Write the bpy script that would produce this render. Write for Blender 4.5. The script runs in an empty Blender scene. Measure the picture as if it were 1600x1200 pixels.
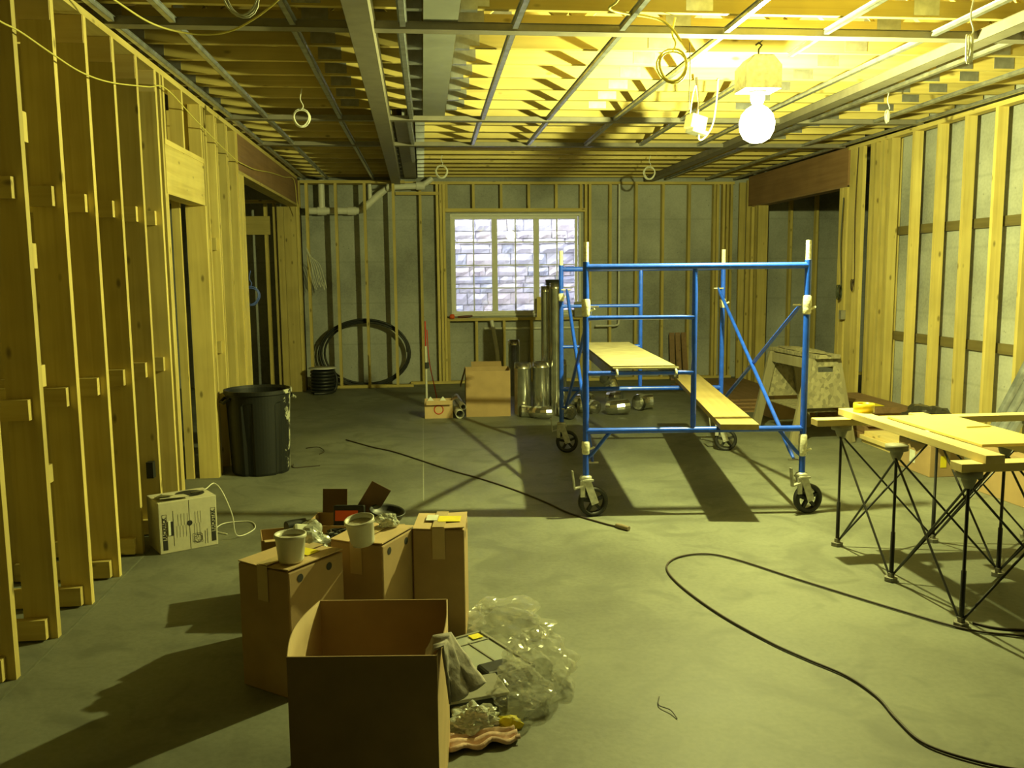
import bpy, bmesh, math, random
from mathutils import Vector, Matrix, Euler
from math import sin, cos, pi, radians, hypot, atan2
C = bpy.context.scene.collection
RND = random.Random(7)
# ---------------------------------------------------------------- camera, light, exposure
cam_d = bpy.data.cameras.new('camera'); cam = bpy.data.objects.new('camera', cam_d); C.objects.link(cam)
cam_d.sensor_width = 36.0; cam_d.lens = 1383.0 / 1600.0 * 36.0; cam_d.clip_start = 0.05; cam_d.clip_end = 200
yaw, pitch, roll = radians(5.670), radians(7.0623), radians(-0.55)
F = Vector((sin(yaw)*cos(pitch), cos(yaw)*cos(pitch), -sin(pitch)))
R0 = Vector((cos(yaw), -sin(yaw), 0)); U0 = R0.cross(F)
R = R0*cos(roll) + U0*sin(roll); U = -R0*sin(roll) + U0*cos(roll)
cam.matrix_world = Matrix(((R.x, U.x, -F.x, 0), (R.y, U.y, -F.y, 0), (R.z, U.z, -F.z, 1.6), (0, 0, 0, 1)))
bpy.context.scene.camera = cam
LAMP = Vector((2.09, 5.48, 2.52)); LAMP_COL = (0.97, 1.0, 0.33); LAMP_W = 590.0
SKY_COL = (0.80, 0.82, 1.0); SKY_S = 27.0
w = bpy.data.worlds.new('World'); bpy.context.scene.world = w; w.use_nodes = True
w.node_tree.nodes['Background'].inputs[0].default_value = (*SKY_COL, 1)
w.node_tree.nodes['Background'].inputs[1].default_value = SKY_S
vs = bpy.context.scene.view_settings
vs.view_transform = 'Standard'; vs.look = 'None'; vs.gamma = 1.0; vs.use_curve_mapping = False; vs.exposure = 0.0

# ---------------------------------------------------------------- materials
def mat(name):
    m = bpy.data.materials.new(name); m.use_nodes = True
    nt = m.node_tree; b = nt.nodes['Principled BSDF']
    return m, nt, b
def N(nt, t, **k):
    n = nt.nodes.new(t)
    for a, v in k.items():
        if a in n.bl_rna.properties: setattr(n, a, v)
        else: n.inputs[a].default_value = v
    return n
def L(nt, a, b): nt.links.new(a, b)
def ramp(nt, fac, stops):
    r = nt.nodes.new('ShaderNodeValToRGB'); e = r.color_ramp.elements
    while len(e) < len(stops): e.new(0.5)
    for el, (p, c) in zip(e, stops): el.position = p; el.color = (*c, 1)
    L(nt, fac, r.inputs[0]); return r.outputs[0]
def mixc(nt, fac, a, b, mode='MIX'):
    m = nt.nodes.new('ShaderNodeMix'); m.data_type = 'RGBA'; m.blend_type = mode
    for s, v in ((m.inputs[0], fac), (m.inputs[6], a), (m.inputs[7], b)):
        if hasattr(v, 'is_linked') or isinstance(v, bpy.types.NodeSocket): L(nt, v, s)
        else: s.default_value = v if isinstance(v, (int, float)) else (*v, 1)
    return m.outputs[2]
def plain(name, col, rough=0.6, metal=0.0, var=0.12, scale=18.0, bump=0.0, coat=0.0):
    m, nt, b = mat(name)
    tc = N(nt, 'ShaderNodeTexCoord'); no = N(nt, 'ShaderNodeTexNoise'); no.inputs['Scale'].default_value = scale; no.inputs['Detail'].default_value = 5
    L(nt, tc.outputs['Object'], no.inputs['Vector'])
    lo = tuple(c*(1-var) for c in col); hi = tuple(min(1, c*(1+var)) for c in col)
    L(nt, ramp(nt, no.outputs[0], [(0.3, lo), (0.7, hi)]), b.inputs['Base Color'])
    b.inputs['Roughness'].default_value = rough; b.inputs['Metallic'].default_value = metal
    b.inputs['Coat Weight'].default_value = coat
    if bump:
        bp = N(nt, 'ShaderNodeBump'); bp.inputs['Strength'].default_value = bump; bp.inputs['Distance'].default_value = 0.004
        L(nt, no.outputs[0], bp.inputs['Height']); L(nt, bp.outputs[0], b.inputs['Normal'])
    return m
def wood(name, axis, c1, c2, knots=True, rough=0.65):
    m, nt, b = mat(name)
    tc = N(nt, 'ShaderNodeTexCoord'); oi = N(nt, 'ShaderNodeObjectInfo')
    cb = N(nt, 'ShaderNodeCombineXYZ'); mu = N(nt, 'ShaderNodeMath', operation='MULTIPLY'); mu.inputs[1].default_value = 37.0
    L(nt, oi.outputs['Random'], mu.inputs[0])
    for i in range(3): L(nt, mu.outputs[0], cb.inputs[i])
    ad = N(nt, 'ShaderNodeVectorMath', operation='ADD'); L(nt, tc.outputs['Object'], ad.inputs[0]); L(nt, cb.outputs[0], ad.inputs[1])
    sc = [26.0, 26.0, 26.0]; sc['xyz'.index(axis)] = 1.1
    mp = N(nt, 'ShaderNodeMapping'); mp.inputs['Scale'].default_value = sc; L(nt, ad.outputs[0], mp.inputs[0])
    n1 = N(nt, 'ShaderNodeTexNoise'); n1.inputs['Scale'].default_value = 1.0; n1.inputs['Detail'].default_value = 4; n1.inputs['Distortion'].default_value = 0.6
    L(nt, mp.outputs[0], n1.inputs['Vector'])
    col = ramp(nt, n1.outputs[0], [(0.3, c2), (0.62, c1)])
    n2 = N(nt, 'ShaderNodeTexNoise'); n2.inputs['Scale'].default_value = 3.0; L(nt, ad.outputs[0], n2.inputs['Vector'])
    col = mixc(nt, 0.35, col, ramp(nt, n2.outputs[0], [(0.35, tuple(c*0.7 for c in c1)), (0.65, tuple(min(1, c*1.15) for c in c1))]))
    if knots:
        sk = [9.0, 9.0, 9.0]; sk['xyz'.index(axis)] = 4.0
        mk = N(nt, 'ShaderNodeMapping'); mk.inputs['Scale'].default_value = sk; L(nt, ad.outputs[0], mk.inputs[0])
        v = N(nt, 'ShaderNodeTexVoronoi'); v.inputs['Scale'].default_value = 1.0; L(nt, mk.outputs[0], v.inputs['Vector'])
        k = ramp(nt, v.outputs['Distance'], [(0.06, (.9, .9, .9)), (0.14, (0, 0, 0))])
        col = mixc(nt, k, col, tuple(c*0.42 for c in c2))
    # board to board tone
    hv = N(nt, 'ShaderNodeMapRange'); hv.inputs['To Min'].default_value = 0.80; hv.inputs['To Max'].default_value = 1.12
    L(nt, oi.outputs['Random'], hv.inputs[0])
    hs = N(nt, 'ShaderNodeHueSaturation'); L(nt, hv.outputs[0], hs.inputs['Value']); L(nt, col, hs.inputs['Color'])
    L(nt, hs.outputs[0], b.inputs['Base Color']); b.inputs['Roughness'].default_value = rough
    bp = N(nt, 'ShaderNodeBump'); bp.inputs['Strength'].default_value = 0.25; bp.inputs['Distance'].default_value = 0.002
    L(nt, n1.outputs[0], bp.inputs['Height']); L(nt, bp.outputs[0], b.inputs['Normal'])
    return m
PINE1, PINE2 = (0.70, 0.57, 0.19), (0.53, 0.395, 0.11)
WX, WY, WZ = [wood('pine_'+a, a, PINE1, PINE2) for a in 'xyz']
LVLY = wood('brown_beam_y', 'y', (0.34, 0.20, 0.09), (0.24, 0.13, 0.055), knots=False)
DARKY = wood('brown_board_y', 'y', (0.32, 0.20, 0.10), (0.22, 0.13, 0.06))
TREATY = wood('treated_y', 'y', (0.17, 0.14, 0.055), (0.11, 0.085, 0.03))
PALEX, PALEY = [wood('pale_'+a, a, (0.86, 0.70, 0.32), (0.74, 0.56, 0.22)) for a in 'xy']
PLANKY = wood('plank_y', 'y', (0.44, 0.34, 0.14), (0.34, 0.25, 0.09), knots=False)
GREYW = wood('grey_wood_z', 'z', (0.30, 0.27, 0.17), (0.22, 0.19, 0.11), knots=False)
PLY = plain('plywood_yellow', (0.86, 0.66, 0.24), 0.6, var=0.06, scale=6)
DECK = plain('deck_face', (0.33, 0.29, 0.17), 0.7, var=0.2, scale=9)
def osb(name, c):
    m, nt, b = mat(name); tc = N(nt, 'ShaderNodeTexCoord')
    v = N(nt, 'ShaderNodeTexVoronoi'); v.inputs['Scale'].default_value = 34.0
    mp = N(nt, 'ShaderNodeMapping'); mp.inputs['Scale'].default_value = (1.0, 2.2, 0.8); mp.inputs['Rotation'].default_value = (0.4, 0.5, 0.6)
    L(nt, tc.outputs['Object'], mp.inputs[0]); L(nt, mp.outputs[0], v.inputs['Vector'])
    col = ramp(nt, v.outputs['Color'], [(0.1, tuple(x*0.6 for x in c)), (0.9, tuple(min(1, x*1.25) for x in c))])
    L(nt, col, b.inputs['Base Color']); b.inputs['Roughness'].default_value = 0.8
    return m
OSB = osb('strand_board', (0.30, 0.27, 0.17)); SUBF = osb('subfloor_board', (0.28, 0.19, 0.08))
def concrete(name, c, form=False, floor=False):
    m, nt, b = mat(name); tc = N(nt, 'ShaderNodeTexCoord')
    n = N(nt, 'ShaderNodeTexNoise'); n.inputs['Scale'].default_value = 0.8; n.inputs['Detail'].default_value = 9; n.inputs['Roughness'].default_value = 0.6
    L(nt, tc.outputs['Object'], n.inputs['Vector'])
    col = ramp(nt, n.outputs[0], [(0.36, tuple(x*0.60 for x in c)), (0.5, c), (0.64, tuple(min(1, x*1.32) for x in c))])
    n2 = N(nt, 'ShaderNodeTexNoise'); n2.inputs['Scale'].default_value = 40; n2.inputs['Detail'].default_value = 6; L(nt, tc.outputs['Object'], n2.inputs['Vector'])
    col = mixc(nt, 0.18, col, ramp(nt, n2.outputs[0], [(0.35, tuple(x*0.55 for x in c)), (0.6, tuple(min(1, x*1.2) for x in c))]))
    if floor:
        n3 = N(nt, 'ShaderNodeTexNoise'); n3.inputs['Scale'].default_value = 2.3; n3.inputs['Detail'].default_value = 3; n3.inputs['Distortion'].default_value = 2.0
        L(nt, tc.outputs['Object'], n3.inputs['Vector'])
        st = ramp(nt, n3.outputs[0], [(0.50, (0, 0, 0)), (0.66, (0.6, 0.6, 0.6))])
        col = mixc(nt, st, col, tuple(x*0.62 for x in c))
        rr = N(nt, 'ShaderNodeMapRange'); rr.inputs['To Min'].default_value = 0.42; rr.inputs['To Max'].default_value = 0.75
        L(nt, n.outputs[0], rr.inputs[0]); L(nt, rr.outputs[0], b.inputs['Roughness'])
    else: b.inputs['Roughness'].default_value = 0.85
    if form:   # board-form pour lines across the wall
        sx = N(nt, 'ShaderNodeSeparateXYZ'); L(nt, tc.outputs['Object'], sx.inputs[0])
        ma = N(nt, 'ShaderNodeMath', operation='PINGPONG'); ma.inputs[1].default_value = 0.3; L(nt, sx.outputs[2], ma.inputs[0])
        ln = ramp(nt, ma.outputs[0], [(0.0, (0.35, 0.35, 0.35)), (0.02, (0, 0, 0))])
        col = mixc(nt, ln, col, tuple(x*0.6 for x in c))
        v = N(nt, 'ShaderNodeTexVoronoi'); v.inputs['Scale'].default_value = 9.0; L(nt, tc.outputs['Object'], v.inputs['Vector'])
        pits = ramp(nt, v.outputs['Distance'], [(0.05, (0.6, 0.6, 0.6)), (0.09, (0, 0, 0))])
        col = mixc(nt, pits, col, tuple(x*0.4 for x in c))
    L(nt, col, b.inputs['Base Color'])
    bp = N(nt, 'ShaderNodeBump'); bp.inputs['Strength'].default_value = 0.3; bp.inputs['Distance'].default_value = 0.003
    L(nt, n2.outputs[0], bp.inputs['Height']); L(nt, bp.outputs[0], b.inputs['Normal'])
    return m
FLOOR = concrete('slab_concrete', (0.172, 0.180, 0.136), floor=True)
CONC = concrete('wall_concrete', (0.42, 0.435, 0.41), form=True)
DARKC = concrete('shade_dark_concrete', (0.06, 0.06, 0.055))  # uncoated concrete, colour darkened to put deep shade into the outer walls
STONE = [plain('stone_%d' % i, c, 0.9, var=0.14, scale=12, bump=0.5) for i, c in enumerate([(0.52, 0.50, 0.53), (0.60, 0.56, 0.57), (0.46, 0.47, 0.53), (0.60, 0.54, 0.53)])]
MORTAR = plain('mortar', (0.46, 0.45, 0.47), 0.95, bump=0.5)
GALV = plain('galvanised', (0.50, 0.52, 0.54), 0.38, 0.85, 0.25, 14)
GALVD = plain('dull_steel', (0.25, 0.23, 0.18), 0.55, 0.2, 0.12, 10)
DUCT = plain('bright_duct', (0.66, 0.66, 0.62), 0.22, 0.95, 0.2, 12, bump=0.15)
SHEET = plain('beam_grey', (0.27, 0.28, 0.26), 0.6, 0.1, 0.08, 6)
BLUE = plain('blue_enamel', (0.014, 0.085, 0.72), 0.32, 0.0, 0.18, 16, coat=0.3)
CREAM = plain('paint_caked', (0.74, 0.72, 0.56), 0.7, 0.0, 0.25, 60, bump=0.8)
ZINC = plain('zinc_cast', (0.55, 0.54, 0.48), 0.45, 0.5, 0.25, 30)
ZINCD = plain('zinc_dark', (0.25, 0.24, 0.20), 0.5, 0.4, 0.25, 30)
RUBBER = plain('black_rubber', (0.02, 0.02, 0.018), 0.6)
BLACK = plain('black_plastic', (0.022, 0.024, 0.022), 0.45)
BLKSTEEL = plain('black_steel', (0.018, 0.018, 0.018), 0.4)
GREYP = plain('grey_plastic', (0.26, 0.25, 0.20), 0.6)
PVC = plain('white_pvc', (0.78, 0.78, 0.72), 0.4, var=0.05)
WHITE = plain('white_vinyl', (0.74, 0.74, 0.70), 0.45, var=0.04)
CARD = plain('cardboard', (0.42, 0.29, 0.14), 0.8, var=0.08, scale=8)
CARDL = plain('cardboard_light', (0.58, 0.42, 0.22), 0.8, var=0.08, scale=8)
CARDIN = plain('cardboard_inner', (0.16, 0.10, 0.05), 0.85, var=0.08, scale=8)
BOXW = plain('box_whitish', (0.60, 0.57, 0.42), 0.75, var=0.06, scale=30)
TAPE = plain('parcel_tape', (0.55, 0.42, 0.22), 0.3, var=0.05)
INK = plain('ink', (0.025, 0.025, 0.022), 0.7)
YEL = plain('yellow_label', (0.85, 0.72, 0.03), 0.6, var=0.04)
ORANGE = plain('orange', (0.9, 0.14, 0.03), 0.5, var=0.04)
RED = plain('red', (0.55, 0.04, 0.02), 0.5)
TUBW = plain('tub_white', (0.70, 0.69, 0.58), 0.4, var=0.06)
MUD = plain('tub_contents', (0.42, 0.38, 0.27), 0.9, var=0.2, scale=30, bump=0.6)
CLOTH = plain('cloth_grey', (0.50, 0.46, 0.42), 0.95, var=0.15, scale=60, bump=0.5)
PINK = plain('pink_rag', (0.66, 0.46, 0.36), 0.95, var=0.15, scale=60, bump=0.4)
CABW = plain('white_cable', (0.72, 0.72, 0.60), 0.5, var=0.05)
CABY = plain('yellow_cable', (0.70, 0.62, 0.16), 0.5, var=0.05)
CORD = plain('brown_cord', (0.045, 0.03, 0.018), 0.6)
PAPER = plain('paper', (0.72, 0.74, 0.62), 0.8)
BLUEC = plain('blue_cable', (0.05, 0.09, 0.35), 0.5)
CHALK = plain('layout_line_ink', (0.16, 0.17, 0.12), 0.9)
# the rubbish can: black with whitish paint splashes on one side
CAN, nt, b = mat('can_black'); tc = N(nt, 'ShaderNodeTexCoord')
n = N(nt, 'ShaderNodeTexNoise'); n.inputs['Scale'].default_value = 9; n.inputs['Detail'].default_value = 8; n.inputs['Roughness'].default_value = 0.7; L(nt, tc.outputs['Object'], n.inputs['Vector'])
sx = N(nt, 'ShaderNodeSeparateXYZ'); L(nt, tc.outputs['Object'], sx.inputs[0])
mr = N(nt, 'ShaderNodeMapRange'); mr.inputs['From Min'].default_value = 0.08; mr.inputs['From Max'].default_value = 0.25; L(nt, sx.outputs[0], mr.inputs[0])
mm = N(nt, 'ShaderNodeMath', operation='MULTIPLY'); L(nt, mr.outputs[0], mm.inputs[0]); L(nt, n.outputs[0], mm.inputs[1])
L(nt, mixc(nt, ramp(nt, mm.outputs[0], [(0.46, (0, 0, 0)), (0.50, (1, 1, 1))]), (0.010, 0.0115, 0.011), (0.5, 0.5, 0.38)), b.inputs['Base Color']); b.inputs['Roughness'].default_value = 0.5
def clear(name, col, keep, rough=0.12, gl=0.25):
    m = bpy.data.materials.new(name); m.use_nodes = True; nt = m.node_tree; nt.nodes.clear()
    o = N(nt, 'ShaderNodeOutputMaterial'); t = N(nt, 'ShaderNodeBsdfTransparent'); g = N(nt, 'ShaderNodeBsdfGlossy'); d = N(nt, 'ShaderNodeBsdfDiffuse')
    t.inputs[0].default_value = (*col, 1); g.inputs['Roughness'].default_value = rough; d.inputs[0].default_value = (*col, 1)
    m1 = N(nt, 'ShaderNodeMixShader'); m1.inputs[0].default_value = 1 - keep; L(nt, t.outputs[0], m1.inputs[1]); L(nt, d.outputs[0], m1.inputs[2])
    fr = N(nt, 'ShaderNodeFresnel'); fr.inputs[0].default_value = 1.45
    ma = N(nt, 'ShaderNodeMath', operation='MULTIPLY_ADD'); ma.inputs[1].default_value = 1.0; ma.inputs[2].default_value = gl; L(nt, fr.outputs[0], ma.inputs[0])
    m2 = N(nt, 'ShaderNodeMixShader'); L(nt, ma.outputs[0], m2.inputs[0]); L(nt, m1.outputs[0], m2.inputs[1]); L(nt, g.outputs[0], m2.inputs[2])
    L(nt, m2.outputs[0], o.inputs[0]); return m
GLASS = clear('window_glass', (0.97, 0.98, 0.98), 1.0, 0.01, 0.02)
FILM = bpy.data.materials.new('clear_film'); FILM.use_nodes = True; nt = FILM.node_tree; nt.nodes.clear()
o = N(nt, 'ShaderNodeOutputMaterial'); t = N(nt, 'ShaderNodeBsdfTransparent'); t.inputs[0].default_value = (.98, .98, .96, 1); d = N(nt, 'ShaderNodeBsdfDiffuse'); d.inputs[0].default_value = (.8, .8, .74, 1); tl = N(nt, 'ShaderNodeBsdfTranslucent'); tl.inputs[0].default_value = (.8, .8, .74, 1)
g = N(nt, 'ShaderNodeBsdfGlossy'); g.inputs['Roughness'].default_value = .15; m1 = N(nt, 'ShaderNodeMixShader'); m2 = N(nt, 'ShaderNodeMixShader'); m3 = N(nt, 'ShaderNodeMixShader')
L(nt, d.outputs[0], m1.inputs[1]); L(nt, tl.outputs[0], m1.inputs[2]); m2.inputs[0].default_value = .20; L(nt, t.outputs[0], m2.inputs[1]); L(nt, m1.outputs[0], m2.inputs[2]); m3.inputs[0].default_value = .07; L(nt, m2.outputs[0], m3.inputs[1]); L(nt, g.outputs[0], m3.inputs[2]); L(nt, m3.outputs[0], o.inputs[0])
FOIL = clear('silvery_film', (0.74, 0.78, 0.70), 0.35, 0.18, 0.15)
BLKFILM = plain('black_film', (0.03, 0.028, 0.02), 0.25, bump=0.3)
BULB = bpy.data.materials.new('bulb_glow'); BULB.use_nodes = True; nt = BULB.node_tree; nt.nodes.clear()
o = N(nt, 'ShaderNodeOutputMaterial'); t = N(nt, 'ShaderNodeBsdfTransparent'); e = N(nt, 'ShaderNodeEmission'); e.inputs[0].default_value = (1.0, 0.95, 0.45, 1); e.inputs[1].default_value = 9.0
a = N(nt, 'ShaderNodeAddShader'); L(nt, t.outputs[0], a.inputs[0]); L(nt, e.outputs[0], a.inputs[1]); L(nt, a.outputs[0], o.inputs[0])

# ---------------------------------------------------------------- builders
def link(o, parent=None):
    C.objects.link(o)
    if parent: o.parent = parent
    return o
def empty(name, loc=(0, 0, 0), rz=0.0, parent=None, label=None, cat=None, group=None, kind=None):
    o = bpy.data.objects.new(name, None); o.location = loc; o.rotation_euler = (0, 0, rz); o.empty_display_size = 0.1
    link(o, parent); return tag(o, label, cat, group, kind)
def tag(o, label=None, cat=None, group=None, kind=None):
    if label: o['label'] = label
    if cat: o['category'] = cat
    if group: o['group'] = group
    if kind: o['kind'] = kind
    return o
class MB:
    def __init__(s): s.v = []; s.f = []; s.smooth = []
    def add(s, vs, fs, sm=False):
        k = len(s.v); s.v += [tuple(v) for v in vs]; s.f += [tuple(i + k for i in f) for f in fs]; s.smooth += [sm]*len(fs); return s
    def box(s, c, d, rot=None):
        M = Euler(rot).to_matrix() if rot else None
        vs = []
        for i in (-.5, .5):
            for j in (-.5, .5):
                for k in (-.5, .5):
                    p = Vector((i*d[0], j*d[1], k*d[2])); p = M @ p if M else p
                    vs.append(p + Vector(c))
        return s.add(vs, [(0, 1, 3, 2), (4, 6, 7, 5), (0, 4, 5, 1), (2, 3, 7, 6), (0, 2, 6, 4), (1, 5, 7, 3)])
    def bar(s, a, b, wd, th, up=(0, 0, 1)):
        a = Vector(a); b = Vector(b); d = (b - a).normalized(); u = Vector(up); x = d.cross(u).normalized(); y = x.cross(d)
        vs = [p + x*sx*wd/2 + y*sy*th/2 for p in (a, b) for sx, sy in ((-1, -1), (1, -1), (1, 1), (-1, 1))]
        return s.add(vs, [(3, 2, 1, 0), (4, 5, 6, 7), (0, 1, 5, 4), (1, 2, 6, 5), (2, 3, 7, 6), (3, 0, 4, 7)])
    def tube(s, pts, r, n=10, closed=False, caps=True):
        pts = [Vector(p) for p in pts]; m = len(pts); rs = r if isinstance(r, (list, tuple)) else [r]*m
        T = []
        for i in range(m):
            a = pts[(i-1) % m] if (closed or i > 0) else pts[i]; b = pts[(i+1) % m] if (closed or i < m-1) else pts[i]
            T.append((b - a).normalized())
        x = T[0].orthogonal().normalized(); vs = []
        for i in range(m):
            x = (x - T[i]*x.dot(T[i])).normalized(); y = T[i].cross(x)
            vs += [pts[i] + (x*cos(2*pi*k/n) + y*sin(2*pi*k/n))*rs[i] for k in range(n)]
        fs = [(i*n+k, i*n+(k+1) % n, ((i+1) % m)*n+(k+1) % n, ((i+1) % m)*n+k) for i in range(m if closed else m-1) for k in range(n)]
        s.add(vs, fs, True)
        if caps and not closed: s.add(vs[:n], [tuple(range(n))[::-1]]); s.add(vs[-n:], [tuple(range(n))])
        return s
    def lathe(s, prof, c=(0, 0, 0), n=28, M=None, sm=True):
        vs = []; c = Vector(c)
        for r, z in prof:
            for k in range(n):
                p = Vector((r*cos(2*pi*k/n), r*sin(2*pi*k/n), z)); p = M @ p if M else p
                vs.append(p + c)
        fs = [(i*n+k, i*n+(k+1) % n, (i+1)*n+(k+1) % n, (i+1)*n+k) for i in range(len(prof)-1) for k in range(n)]
        return s.add(vs, fs, sm)
    def prism(s, poly, y0, y1):     # polygon in xz extruded along y
        n = len(poly); vs = [(x, y0, z) for x, z in poly] + [(x, y1, z) for x, z in poly]
        return s.add(vs, [tuple(range(n)), tuple(range(2*n-1, n-1, -1))] + [(i, i+n, (i+1) % n+n, (i+1) % n) for i in range(n)])
    def mesh(s, name):
        me = bpy.data.meshes.new(name); me.from_pydata(s.v, [], s.f); me.polygons.foreach_set('use_smooth', s.smooth)
        bm = bmesh.new(); bm.from_mesh(me); bmesh.ops.recalc_face_normals(bm, faces=bm.faces); bm.to_mesh(me); bm.free(); me.update(); return me
    def build(s, name, m, parent=None, loc=(0, 0, 0), rot=(0, 0, 0), bevel=0.0):
        me = s.mesh(name); me.materials.append(m)
        o = bpy.data.objects.new(name, me); o.location = loc; o.rotation_euler = rot
        if bevel:
            bv = o.modifiers.new('b', 'BEVEL'); bv.width = bevel; bv.segments = 2; bv.limit_method = 'ANGLE'
        return link(o, parent)
CACHE = {}
def board(name, parent, size, c, m, rot=(0, 0, 0)):
    """one box-shaped piece centred at c; alike pieces share mesh data"""
    k = (tuple(round(x, 4) for x in size), m.name)
    if k not in CACHE:
        me = MB().box((0, 0, 0), size).mesh(name); me.materials.append(m); CACHE[k] = me
    o = bpy.data.objects.new(name, CACHE[k]); o.location = c; o.rotation_euler = rot
    return link(o, parent)
def span(name, parent, x0, x1, y0, y1, z0, z1, m):
    return board(name, parent, (x1-x0, y1-y0, z1-z0), ((x0+x1)/2, (y0+y1)/2, (z0+z1)/2), m)
def smooth_path(P, n=8, closed=False):
    P = [Vector(p) for p in P]; out = []; m = len(P)
    for i in range(m if closed else m-1):
        g = lambda k: P[k % m] if closed else P[max(0, min(m-1, k))]
        a, b, c, d = g(i-1), g(i), g(i+1), g(i+2)
        for t in [j/n for j in range(n)]:
            out.append(0.5*((2*b) + (c-a)*t + (2*a-5*b+4*c-d)*t*t + (-a+3*b-3*c+d)*t**3))
    if not closed: out.append(P[-1])
    return out
def copy_tree(o, parent=None):
    c = o.copy(); C.objects.link(c); c.parent = parent
    for ch in list(o.children): copy_tree(ch, c)
    return c
def crumple(name, m, loc, sx, sy, sz, seed, parent=None, sub=4, amp=0.28):
    """crumpled bag or wad: a noisy closed skin flattened on the ground"""
    from mathutils import noise
    bm = bmesh.new(); bmesh.ops.create_icosphere(bm, subdivisions=sub, radius=1.0)
    for v in bm.verts:
        p = v.co*1.5 + Vector((seed*7.1, seed*3.3, seed)); q = v.co*4.0 + Vector((seed, seed*2, 1))
        d = 1 + amp*noise.noise(p)*1.6 + amp*0.55*(abs(noise.noise(q*.7))*2 - 0.6) + amp*0.22*noise.noise(q*1.8)
        v.co *= d
        v.co.z = max(v.co.z, -0.55)
    z0 = min(v.co.z for v in bm.verts)
    for v in bm.verts: v.co = Vector((v.co.x*sx, v.co.y*sy, (v.co.z - z0)*sz))
    me = bpy.data.meshes.new(name); bm.to_mesh(me); bm.free(); me.materials.append(m)
    o = bpy.data.objects.new(name, me); o.location = loc; return link(o, parent)

# ================================================================= SETTING
CH = 2.94      # underside of plates' upper face / ceiling grid
fl = MB().box((1.2, 2.1, -0.1), (13.6, 22.6, 0.2)).build('floor', FLOOR); tag(fl, kind='structure')
span('layout_line', fl, -1.652, -1.640, 2.2, 6.0, 0.0, 0.0012, CHALK)
span('layout_line', fl, -0.030, -0.024, 6.2, 12.6, 0.0, 0.0012, plain('chalk_white', (0.32, 0.33, 0.27), 0.9))

# ceiling: subfloor deck > floor trusses (chords, webs, plates)
ce = MB().box((1.2, 2.1, 3.41), (13.6, 22.6, 0.02)).build('ceiling', SUBF); tag(ce, kind='structure')
def truss(y, x0, x1, near):
    t = empty('floor_truss', (x0, y, 3.0), parent=ce)
    Ln = x1 - x0
    board('chord', t, (Ln, 0.038, 0.089), (Ln/2, 0, 0.0445), WX); board('chord', t, (Ln, 0.038, 0.089), (Ln/2, 0, 0.3545), WX)
    n = max(2, int(round(Ln/0.66))); s = Ln/n; h = 0.24; a = atan2(h, s/2 - 0.05); l = hypot(h, s/2 - 0.05)
    for i in range(n):
        for k, sg in ((0, 1), (1, -1)):
            board('web', t, (l, 0.037, 0.070), (i*s + s*(0.25 + 0.5*k), 0, 0.2), WX, (0, -a*sg, 0))
    board('end_post', t, (0.038, 0.038, 0.222), (0.02, 0, 0.2), WZ); board('end_post', t, (0.038, 0.038, 0.222), (Ln-0.02, 0, 0.2), WZ)
    if near:
        for i in range(0, n+1, 2):
            for sgn in (-1, 1): board('truss_plate', t, (0.15, 0.0015, 0.10), (min(Ln-.08, max(.08, i*s)), sgn*0.0202, 0.062), GALV)
            board('truss_plate', t, (0.15, 0.0015, 0.10), (min(Ln-.08, max(.08, (i+.5)*s)), -0.0202, 0.335), GALV)
    return t
ty = [3.29 + 0.4064*k for k in range(25)]
for y in ty:
    bx = 0.13 if y < 8.1 else -0.14
    truss(y, -1.78, bx - 0.10, y < 8); truss(y, bx + 0.10, 4.78, y < 8)
    if y < 9.7:        # toothed gusset plates pressed on the chord undersides and flanks
        for sgn in (-1, 1): board('truss_plate', ce, (0.27, 0.0015, 0.072), (3.76, y+sgn*.0204, 3.043), GALV)
# carrying beam with joist hangers
cb = empty('carrying_beam', (0, 0, 0), parent=ce)
board('beam_bottom', cb, (0.19, 4.75, 0.012), (0.13, 5.7, 2.994), SHEET)
board('beam_web', cb, (0.02, 4.75, 0.38), (0.13, 5.7, 3.19), SHEET)
board('beam_bottom', cb, (0.17, 5.0, 0.012), (-0.14, 10.6, 2.984), GALVD)
board('beam_web', cb, (0.02, 5.0, 0.38), (-0.14, 10.6, 3.19), SHEET)
hg = MB(); hg.box((0, 0, -0.003), (0.09, 0.05, 0.003)); hg.box((0, -0.024, 0.06), (0.09, 0.002, 0.13)); hg.box((0, 0.024, 0.06), (0.09, 0.002, 0.13))
hm = hg.mesh('joist_hanger'); hm.materials.append(GALV)
for y in ty:
    bx = 0.13 if y < 8.1 else -0.14
    for s in (-1, 1):
        o = bpy.data.objects.new('joist_hanger', hm); o.location = (bx + s*0.147, y, 2.998); link(o, cb)
# drywall grid: main tracks, furring channels
def channel(name, a, b, wd, ht, m, parent):
    a = Vector(a); b = Vector(b); mb = MB(); l = (b-a).length; t = 0.0016
    mb.box((0, 0, t/2), (wd, l, t)); mb.box((-wd/2+t/2, 0, ht/2), (t, l, ht)); mb.box((wd/2-t/2, 0, ht/2), (t, l, ht))
    mb.box((-wd/2-.004, 0, ht), (.011, l, t)); mb.box((wd/2+.004, 0, ht), (.011, l, t))
    d = (b-a); return mb.build(name, m, parent, (a+b)/2, (0, 0, atan2(-d.x, d.y)))
grid = empty('suspension_grid', (0, 0, 0), parent=ce)
for y, x0, x1, wd in ((5.15, -1.66, 4.66, 0.095), (8.06, -1.66, 4.66, 0.075), (9.60, -1.66, 4.66, 0.085)):
    channel('main_track', (x0, y, 2.945), (x1, y, 2.945), wd, 0.04, GALVD, grid)
channel('soffit_track', (-0.285, 3.2, 2.878), (-0.345, 13.0, 2.878), 0.125, 0.105, GALVD, grid)
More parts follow.
